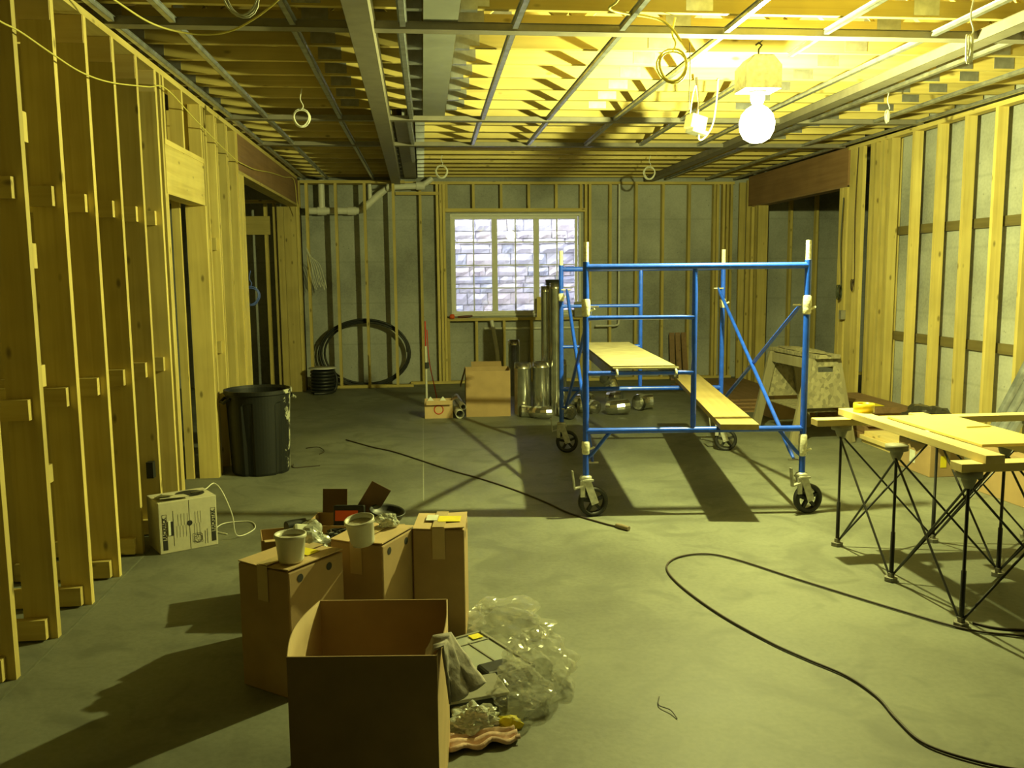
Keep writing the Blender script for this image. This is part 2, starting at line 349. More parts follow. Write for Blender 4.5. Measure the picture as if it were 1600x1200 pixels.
channel('soffit_track', (3.33, 3.2, 2.93), (3.33, 13.0, 2.93), 0.115, 0.06, GALVD, grid)
FX = [-1.62, -1.31, -0.68, -0.08, 0.55, 1.15, 1.75, 2.35, 2.99, 3.57, 4.17, 4.60]
for x in FX:
    segs = [(3.3, 5.09), (5.21, 8.01), (8.11, 9.55)] if x > -0.3 else [(3.3, 5.09), (5.21, 8.01), (8.11, 12.95)]
    if x > 3.4: segs[2] = (8.11, 12.9)
    if x == 2.35: segs[1] = (5.21, 5.62); segs.append((6.55, 8.01))
    if x == -0.08: segs.append((9.65, 11.0))
    for y0, y1 in segs:
        dx = RND.uniform(-.012, .012)
        channel('furring_channel', (x+dx, y0, 2.952), (x-dx, y1, 2.952), 0.032, 0.024, GALV, grid)

# concrete shell
def shell(name, boxes, m):
    mb = MB()
    for x0, x1, y0, y1, z0, z1 in boxes: mb.box(((x0+x1)/2, (y0+y1)/2, (z0+z1)/2), (x1-x0, y1-y0, z1-z0))
    return tag(mb.build(name, m), kind='structure')
YB = 13.18
wb = shell('wall_back', [(-5.2, 0.42, YB, YB+.25, 0, 6.0), (2.36, 8.0, YB, YB+.25, 0, 6.0), (0.42, 2.36, YB, YB+.25, 0, 0.99), (0.42, 2.36, YB, YB+.25, 2.485, 6.0)], CONC)
wr = shell('wall_right', [(4.80, 5.05, -9.0, 8.95, 0, 3.4), (8.0, 8.2, 8.9, 13.4, 0, 3.4), (4.80, 8.0, 8.75, 8.95, 0, 3.4)], CONC)
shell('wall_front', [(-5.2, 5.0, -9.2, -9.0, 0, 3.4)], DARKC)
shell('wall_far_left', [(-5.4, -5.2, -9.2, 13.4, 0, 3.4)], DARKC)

# ---- back stud wall
span('plate', wb, -1.66, 4.66, 13.05, 13.14, 2.90, 2.938, WX)
span('plate', wb, -0.2, 4.66, 13.05, 13.14, 0.0, 0.038, WX)
span('plate', wb, -1.72, -0.22, 12.76, 12.85, 2.885, 2.923, WX)
span('plate', wb, -1.72, -0.16, 12.76, 12.85, 0.0, 0.038, WX)
span('plate', wb, -0.36, 0.26, 13.02, 13.05, 2.745, 2.79, WX)
for x in (-1.585, -1.185, -0.785, -0.385): span('stud', wb, x-.019, x+.019, 12.76, 12.85, 0.038, 2.885, WZ)
for x in (-0.01, 0.235, 0.285, 0.33, 2.415, 2.475, 2.78, 3.17, 3.575, 3.975, 4.36, 4.41, 4.50, 4.56, 4.62): span('stud', wb, x-.019, x+.019, 13.05, 13.139, 0.038, 2.90, WZ)
for x in (0.37, 0.76, 1.165, 1.57, 1.975, 2.34): span('cripple_stud', wb, x-.019, x+.019, 13.05, 13.139, 2.555, 2.90, WZ)
for x in (0.37, 0.78, 1.19, 1.60, 2.0, 2.34): span('cripple_stud', wb, x-.019, x+.019, 13.05, 13.139, 0.038, 0.925, WZ)
span('header', wb, 0.35, 2.40, 13.04, 13.14, 2.505, 2.555, WX)
span('rough_sill', wb, 0.35, 2.40, 13.03, 13.14, 0.925, 0.965, WX)
for x in (5.15, 5.555, 5.96, 6.37): span('stud', wb, x-.019, x+.019, 13.05, 13.139, 0.038, 2.90, WZ)
span('plate', wb, 4.9, 7.9, 13.05, 13.14, 0, 0.038, WX); span('plate', wb, 4.9, 7.9, 13.05, 13.14, 2.9, 2.938, WX)

# ---- window with three four-over-four sashes
wn = empty('window_1', (0, YB+.06, 0), kind='structure')
def frame(name, x0, x1, z0, z1, t, d, parent, m, y=0):
    mb = MB(); mb.box(((x0+x1)/2, y, z1-t/2), (x1-x0, d, t)); mb.box(((x0+x1)/2, y, z0+t/2), (x1-x0, d, t))
    mb.box((x0+t/2, y, (z0+z1)/2), (t, d, z1-z0-2*t)); mb.box((x1-t/2, y, (z0+z1)/2), (t, d, z1-z0-2*t)); return mb.build(name, m, parent, bevel=0.003)
frame('window_frame', 0.42, 2.36, 0.99, 2.485, 0.03, 0.14, wn, WHITE)
for i in range(3):
    x0 = 0.45 + i*0.6467 - (0.0 if i == 0 else 0.012); x1 = 0.45 + (i+1)*0.6233 + i*0.0234*0 + (0.012 if i < 2 else 0)
    x0 = 0.45 + i*0.6233; x1 = x0 + 0.6233
    sa = frame('sash', x0, x1, 1.02, 2.455, 0.042, 0.05, wn, WHITE, 0.01)
    ix0, ix1, iz0, iz1 = x0+.042, x1-.042, 1.062, 2.413
    board('muntin', sa, (0.018, 0.018, iz1-iz0), ((ix0+ix1)/2, 0.012, (iz0+iz1)/2), WHITE)
    for k in (1, 2, 3): board('muntin', sa, (ix1-ix0, 0.018, 0.016), ((ix0+ix1)/2, 0.012, iz0+(iz1-iz0)*k/4), WHITE)
    span('pane', sa, ix0, ix1, 0.002, 0.005, iz0, iz1, GLASS)
# ---- stone window well outside
ww = MB().box((1.4, 14.75, 1.6), (3.4, 0.3, 3.6)).build('wall_window_well', MORTAR); tag(ww, kind='structure')
for sx_ in (-0.28, 3.08): span('well_side', ww, sx_-.1, sx_+.1, YB+.25, 14.6, -0.2, 3.4, MORTAR)
span('well_gravel', ww, -0.2, 3.0, YB+.25, 14.6, 0.45, 0.6, MORTAR)
z = 0.6
while z < 3.25:
    h = RND.choice([0.09, 0.12, 0.15, 0.19, 0.22]); x = -0.15 - RND.random()*0.2
    while x < 3.0:
        wd = RND.uniform(0.18, 0.50); dp = RND.uniform(0.03, 0.07); bm = bmesh.new()
        nx, nz = 4, 3; G = []
        for j in range(nz):
            row = []
            for i in range(nx):
                u, v = i/(nx-1), j/(nz-1); edge = (i in (0, nx-1)) or (j in (0, nz-1))
                row.append(bm.verts.new(((u-.5)*(wd-.014) + RND.uniform(-.008, .008), (0.0 if edge else -dp*0.55) - dp*0.4 + RND.uniform(-.012, .012), (v-.5)*(h-.012) + RND.uniform(-.005, .005))))
            G.append(row)
        for j in range(nz-1):
            for i in range(nx-1): bm.faces.new((G[j][i], G[j][i+1], G[j+1][i+1], G[j+1][i]))
        rim = [G[0][i] for i in range(nx)] + [G[j][nx-1] for j in range(1, nz)] + [G[nz-1][i] for i in range(nx-2, -1, -1)] + [G[j][0] for j in range(nz-2, 0, -1)]
        back = [bm.verts.new((v.co.x, 0.03, v.co.z)) for v in rim]
        for i in range(len(rim)): bm.faces.new((rim[i], back[i], back[(i+1) % len(rim)], rim[(i+1) % len(rim)]))
        me = bpy.data.meshes.new('stone'); bm.to_mesh(me); bm.free(); me.materials.append(RND.choice(STONE))
        o = bpy.data.objects.new('stone', me); o.location = (x+wd/2, 14.595, z+h/2); link(o, ww)
        x += wd
    z += h

# ---- left wall: deep studs tied back to a second row, door opening, big header
wl = empty('wall_left', (0, 0, 0), kind='structure')
XL = -1.66
sy = [2.35, 2.76, 3.165, 3.572, 3.985, 4.395, 4.80, 5.205, 5.61, 5.99]
span('plate', wl, XL-.14, XL, 1.5, 12.45, 2.905, 2.943, WY)
span('plate', wl, -2.26, -2.16, 1.5, 7.2, 2.86, 2.9, WY)
for i, y in enumerate(sy):
    span('stud', wl, XL-.14, XL, y, y+.038, 0.0, 2.905, WZ)
    span('stud', wl, -2.22, -2.10, y, y+.038, 0.0, 2.86, WZ)
    for z0, z1 in ((0.01, 0.10), (0.995, 1.085), (1.935, 2.025)): span('tie_block', wl, -2.18, XL-.035, y-.040, y-.002, z0, z1, WX)
    span('lit_band_strip', wl, -2.10, XL-.003, y-.006, y-.001, 2.77, 2.904, PALEX)  # thin pale strip on the stud face, its colour standing in for a lit band
for z0, z1 in ((2.178, 2.304), (1.645, 1.752), (1.13, 1.225), (0.70, 0.78)): span('spacer_block', wl, XL-.05, XL-.004, 4.026, 4.07, z0, z1, WZ)
# door opening Y 6.14..7.16
span('trimmer_stud', wl, XL-.09, XL, 6.13, 6.168, 0, 2.15, WZ); span('stud', wl, XL-.09, XL, 6.09, 6.128, 0, 2.905, WZ)
span('stud', wl, -2.22, -2.10, 6.3, 6.338, 0, 2.86, WZ); span('stud', wl, -2.02, -1.96, 6.5, 6.54, 0, 2.86, LVLY)
span('door_header', wl, XL-.12, XL, 6.14, 7.18, 2.15, 2.47, WY)
span('header_cap', wl, XL-.13, XL+.004, 6.14, 7.18, 2.47, 2.505, WY)
for y in (6.16, 6.62, 7.14): span('cripple_stud', wl, XL-.09, XL, y, y+.038, 2.505, 2.905, WZ)
span('backing_board', wl, -2.02, -1.99, 6.1, 7.3, 2.2, 2.9, WY)
span('jamb_stud', wl, XL-.15, XL, 7.165, 7.203, 0, 2.15, WZ); span('stud', wl, XL-.15, XL, 7.205, 7.243, 0, 2.905, WZ)
span('stud', wl, -1.91, -1.85, 7.15, 7.19, 0, 2.86, WZ); span('stud', wl, -2.07, -2.03, 7.1, 7.14, 0, 2.86, WZ)
for k, y in enumerate((7.34, 7.60, 7.72, 8.0, 8.12, 8.40, 8.44, 8.48)): span('stud', wl, XL-.14, XL-(.0 if k % 2 else .012), y, y+.038, 0, 2.905, WZ)
for y, zz in ((7.56, 1.82), (7.56, 0.97), (7.31, 1.80), (7.31, .95)): span('tie_block', wl, XL-.12, XL-.02, y, y+.036, zz, zz+.1, WZ)
span('post', wl, XL-.09, XL-.0, 8.53, 8.60, 0, 2.57, WZ); span('post', wl, XL-.09, XL-.0, 8.605, 8.68, 0, 2.57, WZ); span('post', wl, XL-.09, XL, 8.685, 8.75, 0, 2.57, WZ)
span('beam', wl, XL-.045, XL, 8.53, 12.52, 2.575, 2.905, LVLY); span('beam', wl, XL-.14, XL-.095, 8.53, 12.52, 2.575, 2.905, LVLY)
span('beam_pad', wl, XL-.14, XL, 8.53, 12.52, 2.545, 2.574, WY)
# end column and the cross partition behind the opening
for k in range(3):
    span('post', wl, -1.955, -1.868, 12.50+.04*k, 12.538+.04*k, 0, 2.545, WZ); span('post', wl, -1.864, -1.704, 12.496+.04*k, 12.534+.04*k, 0, 2.545, WZ)
span('post', wl, -1.70, -1.66, 12.50, 12.74, 0, 2.545, WZ)
span('stud', wl, -1.70, -1.66, 12.62, 12.74, 0, 2.90, WZ)
span('plate', wl, -3.6, -1.72, 12.56, 12.65, 2.60, 2.64, WX)
for x in (-2.02, -2.14, -2.60, -3.0): span('stud', wl, x, x+.038, 12.56, 12.65, 0, 2.60, WZ)
span('door_header', wl, -2.9, -2.06, 12.54, 12.58, 2.17, 2.42, WX)
for y in (8.9, 9.5, 10.2): span('stud', wl, -3.3, -3.2, y, y+.04, 0, 3.0, WZ)

# ---- right wall
XR = 4.65
span('plate', wr, XR, XR+.09, 2.0, 9.5, 2.905, 2.943, WY); span('plate', wr, XR, XR+.09, 2.0, 9.15, 0, 0.038, WY)
for y in [6.53 - .406*k for k in range(9, 0, -1)] + [6.53, 6.92, 7.33, 7.74, 8.15, 8.56]: span('stud', wr, XR, XR+.089, y, y+.038, 0.038, 2.905, WZ)
for z0 in (0.905, 1.955): span('strapping', wr, 4.772, 4.799, 2.0, 8.74, z0, z0+.085, TREATY)
for y in (8.60, 8.70, 8.74, 8.86, 8.90, 8.94): span('stud', wr, XR, XR+.14, y, y+.038, 0.038, 2.905, WZ)
for y in (9.13, 9.275): span('post', wr, XR, XR+.038, y, y+.14, 0.0, 2.905, WZ)
span('post', wr, XR, XR+.09, 9.46, 9.56, 0, 2.53, WZ); span('post', wr, XR+.0, XR+.09, 9.57, 9.64, 0, 2.53, WZ)
span('beam', wr, XR, XR+.045, 9.46, 12.45, 2.535, 2.94, LVLY); span('beam', wr, XR+.095, XR+.14, 9.46, 12.45, 2.535, 2.94, LVLY)
span('beam_pad', wr, XR, XR+.14, 9.46, 12.3, 2.515, 2.534, DARKY)
for y in (12.05, 12.13, 12.30): span('post', wr, XR, XR+.14, y, y+.07, 0, 2.515, WZ)
span('post', wr, XR, XR+.09, 12.5, 12.54, 0, 2.9, WZ); span('post', wr, XR, XR+.09, 12.8, 12.84, 0, 2.9, WZ)

# ================================================================= LAMP
lp = empty('work_lamp', (LAMP.x, LAMP.y, 2.94), label='glowing bare high-bay bulb under a boxy ballast housing hung from the ceiling', cat='lamp')
zl = LAMP.z - 2.94
hs = MB(); W2 = 0.115
hs.prism([(-W2, -0.23), (W2, -0.23), (W2, -0.09), (0.06, -0.03), (-0.06, -0.03), (-W2, -0.09)], -0.1, 0.1)
hs.build('ballast_housing', ZINC, lp, bevel=0.006)
MB().tube([(0, 0, -0.03), (0, 0, 0.02), (0.02, 0, 0.045), (0, 0, 0.06), (-0.02, 0, 0.045)], 0.006, 8).tube([(0, 0, .055), (0, -.155, .065)], .004, 6).build('hook', BLKSTEEL, lp)
MB().lathe([(0.0, -0.23), (0.045, -0.23), (0.045, -0.27), (0.035, -0.30), (0, -0.30)], n=20).build('socket', WHITE, lp)
prof = [(0.024, -0.295), (0.034, -0.315), (0.066, -0.335), (0.096, -0.37), (0.11, -0.42), (0.104, -0.47), (0.08, -0.515), (0.042, -0.538), (0.0, -0.545)]
MB().lathe(prof, n=28).build('bulb', BULB, lp)
ld = bpy.data.lights.new('arc_light', 'POINT'); ld.energy = LAMP_W; ld.color = LAMP_COL; ld.shadow_soft_size = 0.028
lo = bpy.data.objects.new('arc_light', ld); link(lo, lp); lo.location = (0, 0, zl)

# ================================================================= SCAFFOLD
sc = empty('rolling_scaffold', (1.045, 5.65, 0), radians(-4.6), label='blue rolling scaffold with paint-caked collars and four castors', cat='scaffold')
SW, SD = 1.435, 2.13; RT = 0.021
def leg(x, y):
    MB().tube([(x, y, 0.26), (x, y, 1.675)], RT).build('leg', BLUE, sc)
    MB().tube([(x, y, 1.66), (x, y, 1.80)], 0.0175).build('coupling_pin', CREAM, sc)
    cs = empty('caster', (x, y, 0), RND.uniform(-.25, .25), parent=sc)
    wm = MB(); M = Matrix.Rotation(radians(90), 3, 'X')
    wm.lathe([(0.072, -0.02), (0.090, -0.025), (0.1, -0.015), (0.1, 0.015), (0.090, 0.025), (0.072, 0.02), (0.072, -0.02)], (0.05, 0, 0.1), 30, M)
    wm.lathe([(0.0, -0.026), (0.022, -0.026), (0.022, 0.026), (0, 0.026)], (0.05, 0, 0.1), 16, M)
    for a in range(5):
        an = a*2*pi/5 + .4
        wm.bar((0.05+.018*cos(an), 0, .1+.018*sin(an)), (0.05+.075*cos(an), 0, .1+.075*sin(an)), 0.02, 0.024, (0, 1, 0))
    wm.build('wheel', RUBBER, cs)
    fk = MB()
    for s in (-1, 1): fk.bar((0.0, s*0.036, 0.245), (0.055, s*0.036, 0.09), 0.005, 0.05, (1, 0, 0.3))
    fk.box((0.005, 0, 0.25), (0.075, 0.085, 0.012)); fk.lathe([(0, 0.256), (0.04, 0.256), (0.04, 0.272), (0.026, 0.28), (0, 0.28)], n=16)
    fk.build('fork', ZINC, cs)
    bl = MB(); bl.bar((-0.03, -0.03, 0.215), (-0.085, -0.03, 0.20), 0.03, 0.008, (0, 0, 1)); bl.bar((-0.085, -0.03, 0.195), (-0.10, -0.03, 0.32), 0.03, 0.008, (1, 0, 0)); bl.bar((-.03, -.03, .25), (-.03, -.03, .14), .012, .03, (1, 0, 0))
    bl.build('brake_lever', ZINC, cs)
for fy in (0.0, SD):
    for x in (0.0, SW): leg(x, fy)
    MB().tube([(0, fy, 1.64), (SW, fy, 1.64)], RT).build('top_rail', BLUE, sc)
    MB().tube([(0, fy, 0.575), (SW, fy, 0.575)], 0.020).build('bottom_rail', BLUE, sc)
    MB().tube([(0.705, fy, 0.585), (0.705, fy, 0.61), (0.705, fy, 1.60), (0.705, fy, 1.635)], [0.012, 0.0185, 0.0185, 0.013]).build('inner_post', BLUE, sc)
    for zz in (0.955, 1.315): MB().tube([(0, fy, zz), (0.04, fy, zz), (0.66, fy, zz), (0.70, fy, zz)], [0.019, 0.0145, 0.0145, 0.02]).build('rung', BLUE, sc)
    for x, s in ((0, 1), (SW, -1)):
        MB().tube(smooth_path([(x+s*.17, fy, 0.575), (x+s*.125, fy, 0.525), (x+s*.05, fy, 0.43), (x+s*.005, fy, 0.385), (x+s*.003, fy, 0.34)], 4), 0.0125, 8).build('knee_brace', BLUE, sc)
for x, y, z0, z1 in ((0, 0, 1.335, 1.43), (SW, 0, 1.335, 1.44), (0, 0, 0.43, 0.50), (SW, 0, 0.40, 0.53), (0, SD, 1.37, 1.42), (SW, SD, 1.30, 1.36)):
    cm = MB(); cm.lathe([(0.021, z0-.01), (0.027, z0), (0.026, z0+.02), (0.029, (z0+z1)/2), (0.027, z1), (0.021, z1+.008)], (x, y, 0), 18); cm.bar((x+.02, y, z0+.02), (x+.055, y-.01, z0+.04), .012, .012)
    cm.build('paint_caked_collar', CREAM, sc)
for x, s in ((0, 1), (SW, -1)):
    xx = x + s*0.035
    for (y0, za), (y1, zb) in (((0.02, 1.385), (SD-.02, 0.40)), ((SD-.02, 1.46), (0.02, 0.36))):
        o_ = 0.012 if za > 1.4 else 0.0
        br = MB(); br.tube([(xx+s*o_, y0, za), (xx+s*o_, y0+(y1-y0)*.04, za+(zb-za)*.04), (xx+s*o_, y0+(y1-y0)*.96, za+(zb-za)*.96), (xx+s*o_, y1, zb)], [0.009, 0.0145, 0.0145, 0.009])
        br.build('cross_brace', BLUE, sc)
        for yy, z_ in ((y0, za), (y1, zb)): MB().tube([(x, yy, z_), (xx+s*.05, yy, z_)], 0.006, 8).build('brace_stud', ZINC, sc)
# decks
dk = empty('scaffold_platform', (1.045, 5.65, 0.98), radians(-4.6), label='wide pale platform hooked over the scaffold rungs', cat='platform')
MB().box((0.39, 1.065, 0.006), (0.43, 2.16, 0.012)).build('deck_panel', DECK, dk, bevel=.002)
for xx in (0.185, 0.595): MB().box((xx, 1.065, -0.035), (0.03, 2.08, 0.066)).build('side_rail', GALVD, dk)
hk = [(a_*1.0) for a_ in range(0)]
for xx in (0.20, 0.585):
    for yy, s in ((0.0, -1), (SD, 1)):
        P = [(xx, yy+0.024*cos(t_)*1.0, -0.025+0.024*sin(t_)) for t_ in [pi*k/8*1.0 for k in range(-3, 10)]] if s < 0 else [(xx, yy-0.024*cos(t_), -0.025+0.024*sin(t_)) for t_ in [pi*k/8 for k in range(-3, 10)]]
        MB().tube(P, 0.0085, 8).build('hook', CREAM, dk)
pk = MB().box((0, 0, 0.019), (0.245, 2.85, 0.038)).build('scaffold_plank', PLANKY, None, (2.245, 6.82, 0.597), (0, 0, atan2(-0.49, 2.81)), bevel=.003)
tag(pk, 'narrow wooden plank laid across the bottom rails of the blue scaffold', 'plank')

# ================================================================= WORK STAND
ws = empty('folding_work_stand', (2.39, 3.62, 0), label='folding black steel stick stand with grey pads, under the boards', cat='work stand')
GX = [0, 0.59, 1.18]; GY = [0, 0.605, 1.21]
for x in GX:
    for y in GY:
        MB().tube([(x, y, 0.02), (x, y, 0.26), (x, y, 0.262), (x, y, 0.69)], [0.0115, 0.0115, 0.008, 0.008], 8).build('leg', BLKSTEEL, ws)
        MB().lathe([(0, 0), (0.036, 0), (0.036, 0.016), (0.036, 0.022), (0.018, 0.023), (0.018, 0.045), (0, 0.045)], (x, y, 0), 6, None, False).build('foot', ZINCD, ws)
        MB().lathe([(0, 0.64), (0.018, 0.64), (0.032, 0.675), (0.032, 0.69), (0.056, 0.692), (0.056, 0.719), (0, 0.719)], (x, y, 0), 14).build('pad', GREYP, ws)
def stick(a, b): MB().tube([a, b], 0.006, 7).build('brace', BLKSTEEL, ws)
for i in range(3):
    for j in range(3):
        for di, dj in ((1, 0), (0, 1)):
            if i+di < 3 and j+dj < 3:
                x0, y0, x1, y1 = GX[i], GY[j], GX[i+di], GY[j+dj]
                ox, oy = (0.012*dj, 0.012*di)
                stick((x0+ox, y0+oy, 0.665), (x1+ox, y1+oy, 0.035)); stick((x0-ox, y0-oy, 0.035), (x1-ox, y1-oy, 0.665))
def lum(name, x0, x1, y0, y1, z0, z1, m, label, cat='board', rz=0, group=None):
    o = MB().box((0, 0, 0), (x1-x0, y1-y0, z1-z0)).build(name, m, None, ((x0+x1)/2, (y0+y1)/2, (z0+z1)/2), (0, 0, rz), bevel=.002)
    return tag(o, label, cat, group)
lum('crosspiece', 2.225, 3.72, 4.785, 4.874, 0.720, 0.758, PALEX, 'short pale two-by-four lying across the stick stand at its far end')
lum('crosspiece', 2.325, 3.72, 3.575, 3.664, 0.720, 0.758, PALEX, 'pale two-by-four lying across the stick stand at its near end')
lum('long_board', 2.425, 2.514, 3.56, 4.95, 0.759, 0.797, PALEY, 'long pale two-by-four beside the yellow panel on the stand, under the tape roll')
lum('long_board', 2.735, 2.824, 3.7, 4.73, 0.759, 0.797, PALEY, 'pale two-by-four under the far edge of the yellow panel')
lum('panel', 2.517, 2.87, 3.73, 4.56, 0.798, 0.812, PLY, 'bright yellow plywood panel lying on the stick stand', 'panel')
pc = MB().tube([(0, 0, 0), (0.13, 0.0, 0), (0.145, 0, 0)], [0.004, 0.004, 0.001], 6).build('pencil', CABY, None, (2.70, 4.13, 0.817), (0, 0, radians(5))); tag(pc, 'yellow pencil lying on the yellow plywood panel', 'pencil')
tp = MB().lathe([(0.040, 0), (0.058, 0), (0.058, 0.048), (0.040, 0.048), (0.040, 0)], n=30).build('tape_roll', plain('tape_yellow', (0.80, 0.60, 0.03), 0.35), None, (2.505, 4.80, 0.798)); tag(tp, 'roll of yellow tape standing at the end of the long two-by-four', 'tape')

# right-hand clutter
def carton(name, x, y, rz, w_, d_, h_, m, label, z=0, tape=True, cat='box', flaps=None):
    t = empty(name, (x, y, z), rz, label=label, cat=cat)
    MB().box((0, 0, h_/2), (w_, d_, h_)).build('body', m, t, bevel=.004)
    if tape:
        tm = MB(); tm.box((0, 0, h_+.0008), (0.05, d_+.002, .0012)); tm.box((0, -d_/2-.0008, h_-.05), (.05, .0012, .1)); tm.build('tape', TAPE, t)
    fm = MB(); fm.box((-w_*.25-.002, 0, h_+.001), (w_*.5-.006, d_-.004, .003)); fm.box((w_*.25+.002, 0, h_+.001), (w_*.5-.006, d_-.004, .003)); fm.build('lid_flap', m, t)
    return t
b1 = carton('cardboard_box', 4.03, 6.62, 0, 0.28, 0.46, 0.245, CARD, 'low cardboard carton with a pale label, on the floor behind the stand')
MB().box((-.141, 0.02, 0.12), (.001, 0.08, .1)).build('label', PAPER, b1); MB().box((-.03, -.2315, .12), (.05, .001, .09)).build('label', YEL, b1)
b2 = carton('cardboard_box', 4.30, 5.66, 0.04, 0.6, 0.66, 0.33, CARD, 'large flat cardboard carton against the right wall, beyond the stand')
for k, (x0, x1, y0, y1, z0, z1) in enumerate([(4.08, 4.42, 6.90, 7.85, 0, .038), (4.06, 4.32, 6.95, 7.84, .039, .077), (4.09, 4.38, 7.0, 7.80, .078, .116)]):
    lum('stacked_board', x0, x1, y0, y1, z0, z1, PALEY, ['bottom pale board of the low floor stack behind the stand', 'middle pale board of the low floor stack behind the stand', 'top pale board of the low floor stack behind the stand'][k], rz=radians(-1+k), group='low board stack')
bg = crumple('plastic_bag', BLKFILM, (4.0, 6.62, 0.262), 0.19, 0.3, 0.16, 3.0); tag(bg, 'crumpled black plastic bag lying on the low carton behind the stand', 'bag')
for k in range(5):
    x0 = 4.16 + .02*k; lum('stacked_sheet', x0, 4.62, 7.95+.03*(k % 2), 9.0, .062*k, .062*k+.06, DARKY, ['lowest', 'second lowest', 'middle', 'second highest', 'topmost'][k]+' brown board stacked at the foot of the right wall posts', group='brown boards by the right wall posts')
yt = MB().box((0, 0, 0), (.1, .2, .004)).build('tag_strip', YEL, None, (4.33, 8.1, .314)); tag(yt, 'yellow strip lying on the brown board stack by the wall', 'strip')
for k in range(3):
    mb = MB(); a_ = Vector((4.05+.01*k, 5.74+.10*k, 0.365)); b_ = Vector((4.61, 5.95+.10*k, 1.06+.03*k)); mb.bar(a_, b_, .09, .002, (-1, 0, .6)); d_ = (b_-a_).normalized(); n_ = d_.cross(Vector((-1, 0, .6))).normalized()
    for s in (-1, 1): mb.bar(a_+n_*s*.045+Vector((-.012, 0, .01)), b_+n_*s*.045+Vector((-.012, 0, .01)), .002, .03, (-1, 0, .6))
    o = mb.build('steel_stud', GALV); tag(o, ['nearest', 'middle', 'farthest'][k]+' of the galvanised steel channels leaning on the right wall', 'steel stud', 'leaning steel channels')

# sawhorse
sh = empty('sawhorse', (3.665, 8.25, 0), radians(3), label='battered strand-board sawhorse with a hand hole, behind the scaffold', cat='sawhorse')
for y in (-.41, .41):
    for s in (-1, 1):
        MB().bar((s*.115, y, .80), (s*.285, y*1.04, 0.0), .085, .038, (0, 1, 0)).build('leg', GREYW, sh)
    sy_ = y + (-.03 if y < 0 else .03)
    pm = MB(); pts = [(-.215, .34), (.215, .34), (.115, .80), (-.115, .80)]; t_ = .012
    # end panel with a hand hole: four pieces around the slot
    pm.prism([(-.215, .34), (.215, .34), (.142, .675), (-.142, .675)], sy_-t_/2, sy_+t_/2)
    pm.prism([(-.131, .725), (.131, .725), (.115, .80), (-.115, .80)], sy_-t_/2, sy_+t_/2)
    pm.prism([(-.142, .675), (-.075, .675), (-.075, .725), (-.131, .725)], sy_-t_/2, sy_+t_/2); pm.prism([(.075, .675), (.142, .675), (.131, .725), (.075, .725)], sy_-t_/2, sy_+t_/2)
    pm.build('end_panel', OSB, sh)
MB().box((0, 0, .82), (.24, .98, .038)).build('top_board', OSB, sh, bevel=.004)
crumple('frayed_top', OSB, (0, 0, .83), .11, .47, .022, 5.0, sh, 3)
MB().box((-.12, 0, .745), (.03, .84, .09)).build('stretcher', GREYW, sh); MB().box((.12, 0, .745), (.03, .84, .09)).build('stretcher', GREYW, sh)
MB().box((0, 0, .30), (.30, .8, .012)).build('shelf', OSB, sh)
for k in range(4): lum('plywood_sheet', 3.55+.04*k, 4.55, 9.75+.15*k, 12.3, .021*k, .021*k+.02, DARKY, ['bottom', 'lower middle', 'upper middle', 'top'][k]+' brown plywood sheet of the flat stack inside the right opening', 'sheet', rz=radians(2-k), group='plywood stack on the floor at the back')
lum('low_crate', 3.78, 4.25, 9.2, 9.6, 0, .26, CARD, 'dull brown low carton behind the sawhorse', 'box')
for k, x in enumerate((3.70, 3.80, 3.90)):
    o = MB().box((0, 0, .36), (.075, .02, .72)).build('leaning_board', DARKY, None, (x, 12.86, 0), (radians(-11), 0, radians(4*k-4))); tag(o, 'short dark board leaning on the back wall studs behind the scaffold', 'board', 'short dark leaning boards')

# ================================================================= LEFT: can, cable box
tc_ = empty('rubbish_can', (-1.365, 7.38, 0), label='black round plastic rubbish can with paint splashes beside the left wall', cat='rubbish can')
mb = MB(); n = 64; prof = [(.225, 0), (.232, .02), (.255, .60), (.262, .655)]
vs = []
def rr(k, r, z):
    a_ = 2*pi*k/n; ph = (a_*6/(2*pi)) % 1.0
    return r*(0.935 if (0.12 < ph < 0.34 and z < .60) else 1.0)
rings = [(.225, 0.0), (.232, .02), (.253, .575), (.2545, .60), (.258, .655), (.272, .66), (.272, .69), (.262, .692), (.250, .67), (.247, .60), (.226, .03), (0.001, .03)]
for r, z_ in rings: vs += [(rr(k, r, z_ if r > .2 else 0.7)*cos(2*pi*k/n), rr(k, r, z_ if r > .2 else .7)*sin(2*pi*k/n), z_) for k in range(n)]
mb.add(vs, [(i*n+k, i*n+(k+1) % n, (i+1)*n+(k+1) % n, (i+1)*n+k) for i in range(len(rings)-1) for k in range(n)], False)
mb.build('body', CAN, tc_, rot=(0, 0, .1))
for a_ in (0.5, 3.64): MB().tube([(.262*cos(a_-.25), .262*sin(a_-.25), .63), (.30*cos(a_-.15), .30*sin(a_-.15), .60), (.30*cos(a_+.15), .30*sin(a_+.15), .60), (.262*cos(a_+.25), .262*sin(a_+.25), .63)], .012, 8).build('handle', CAN, tc_)

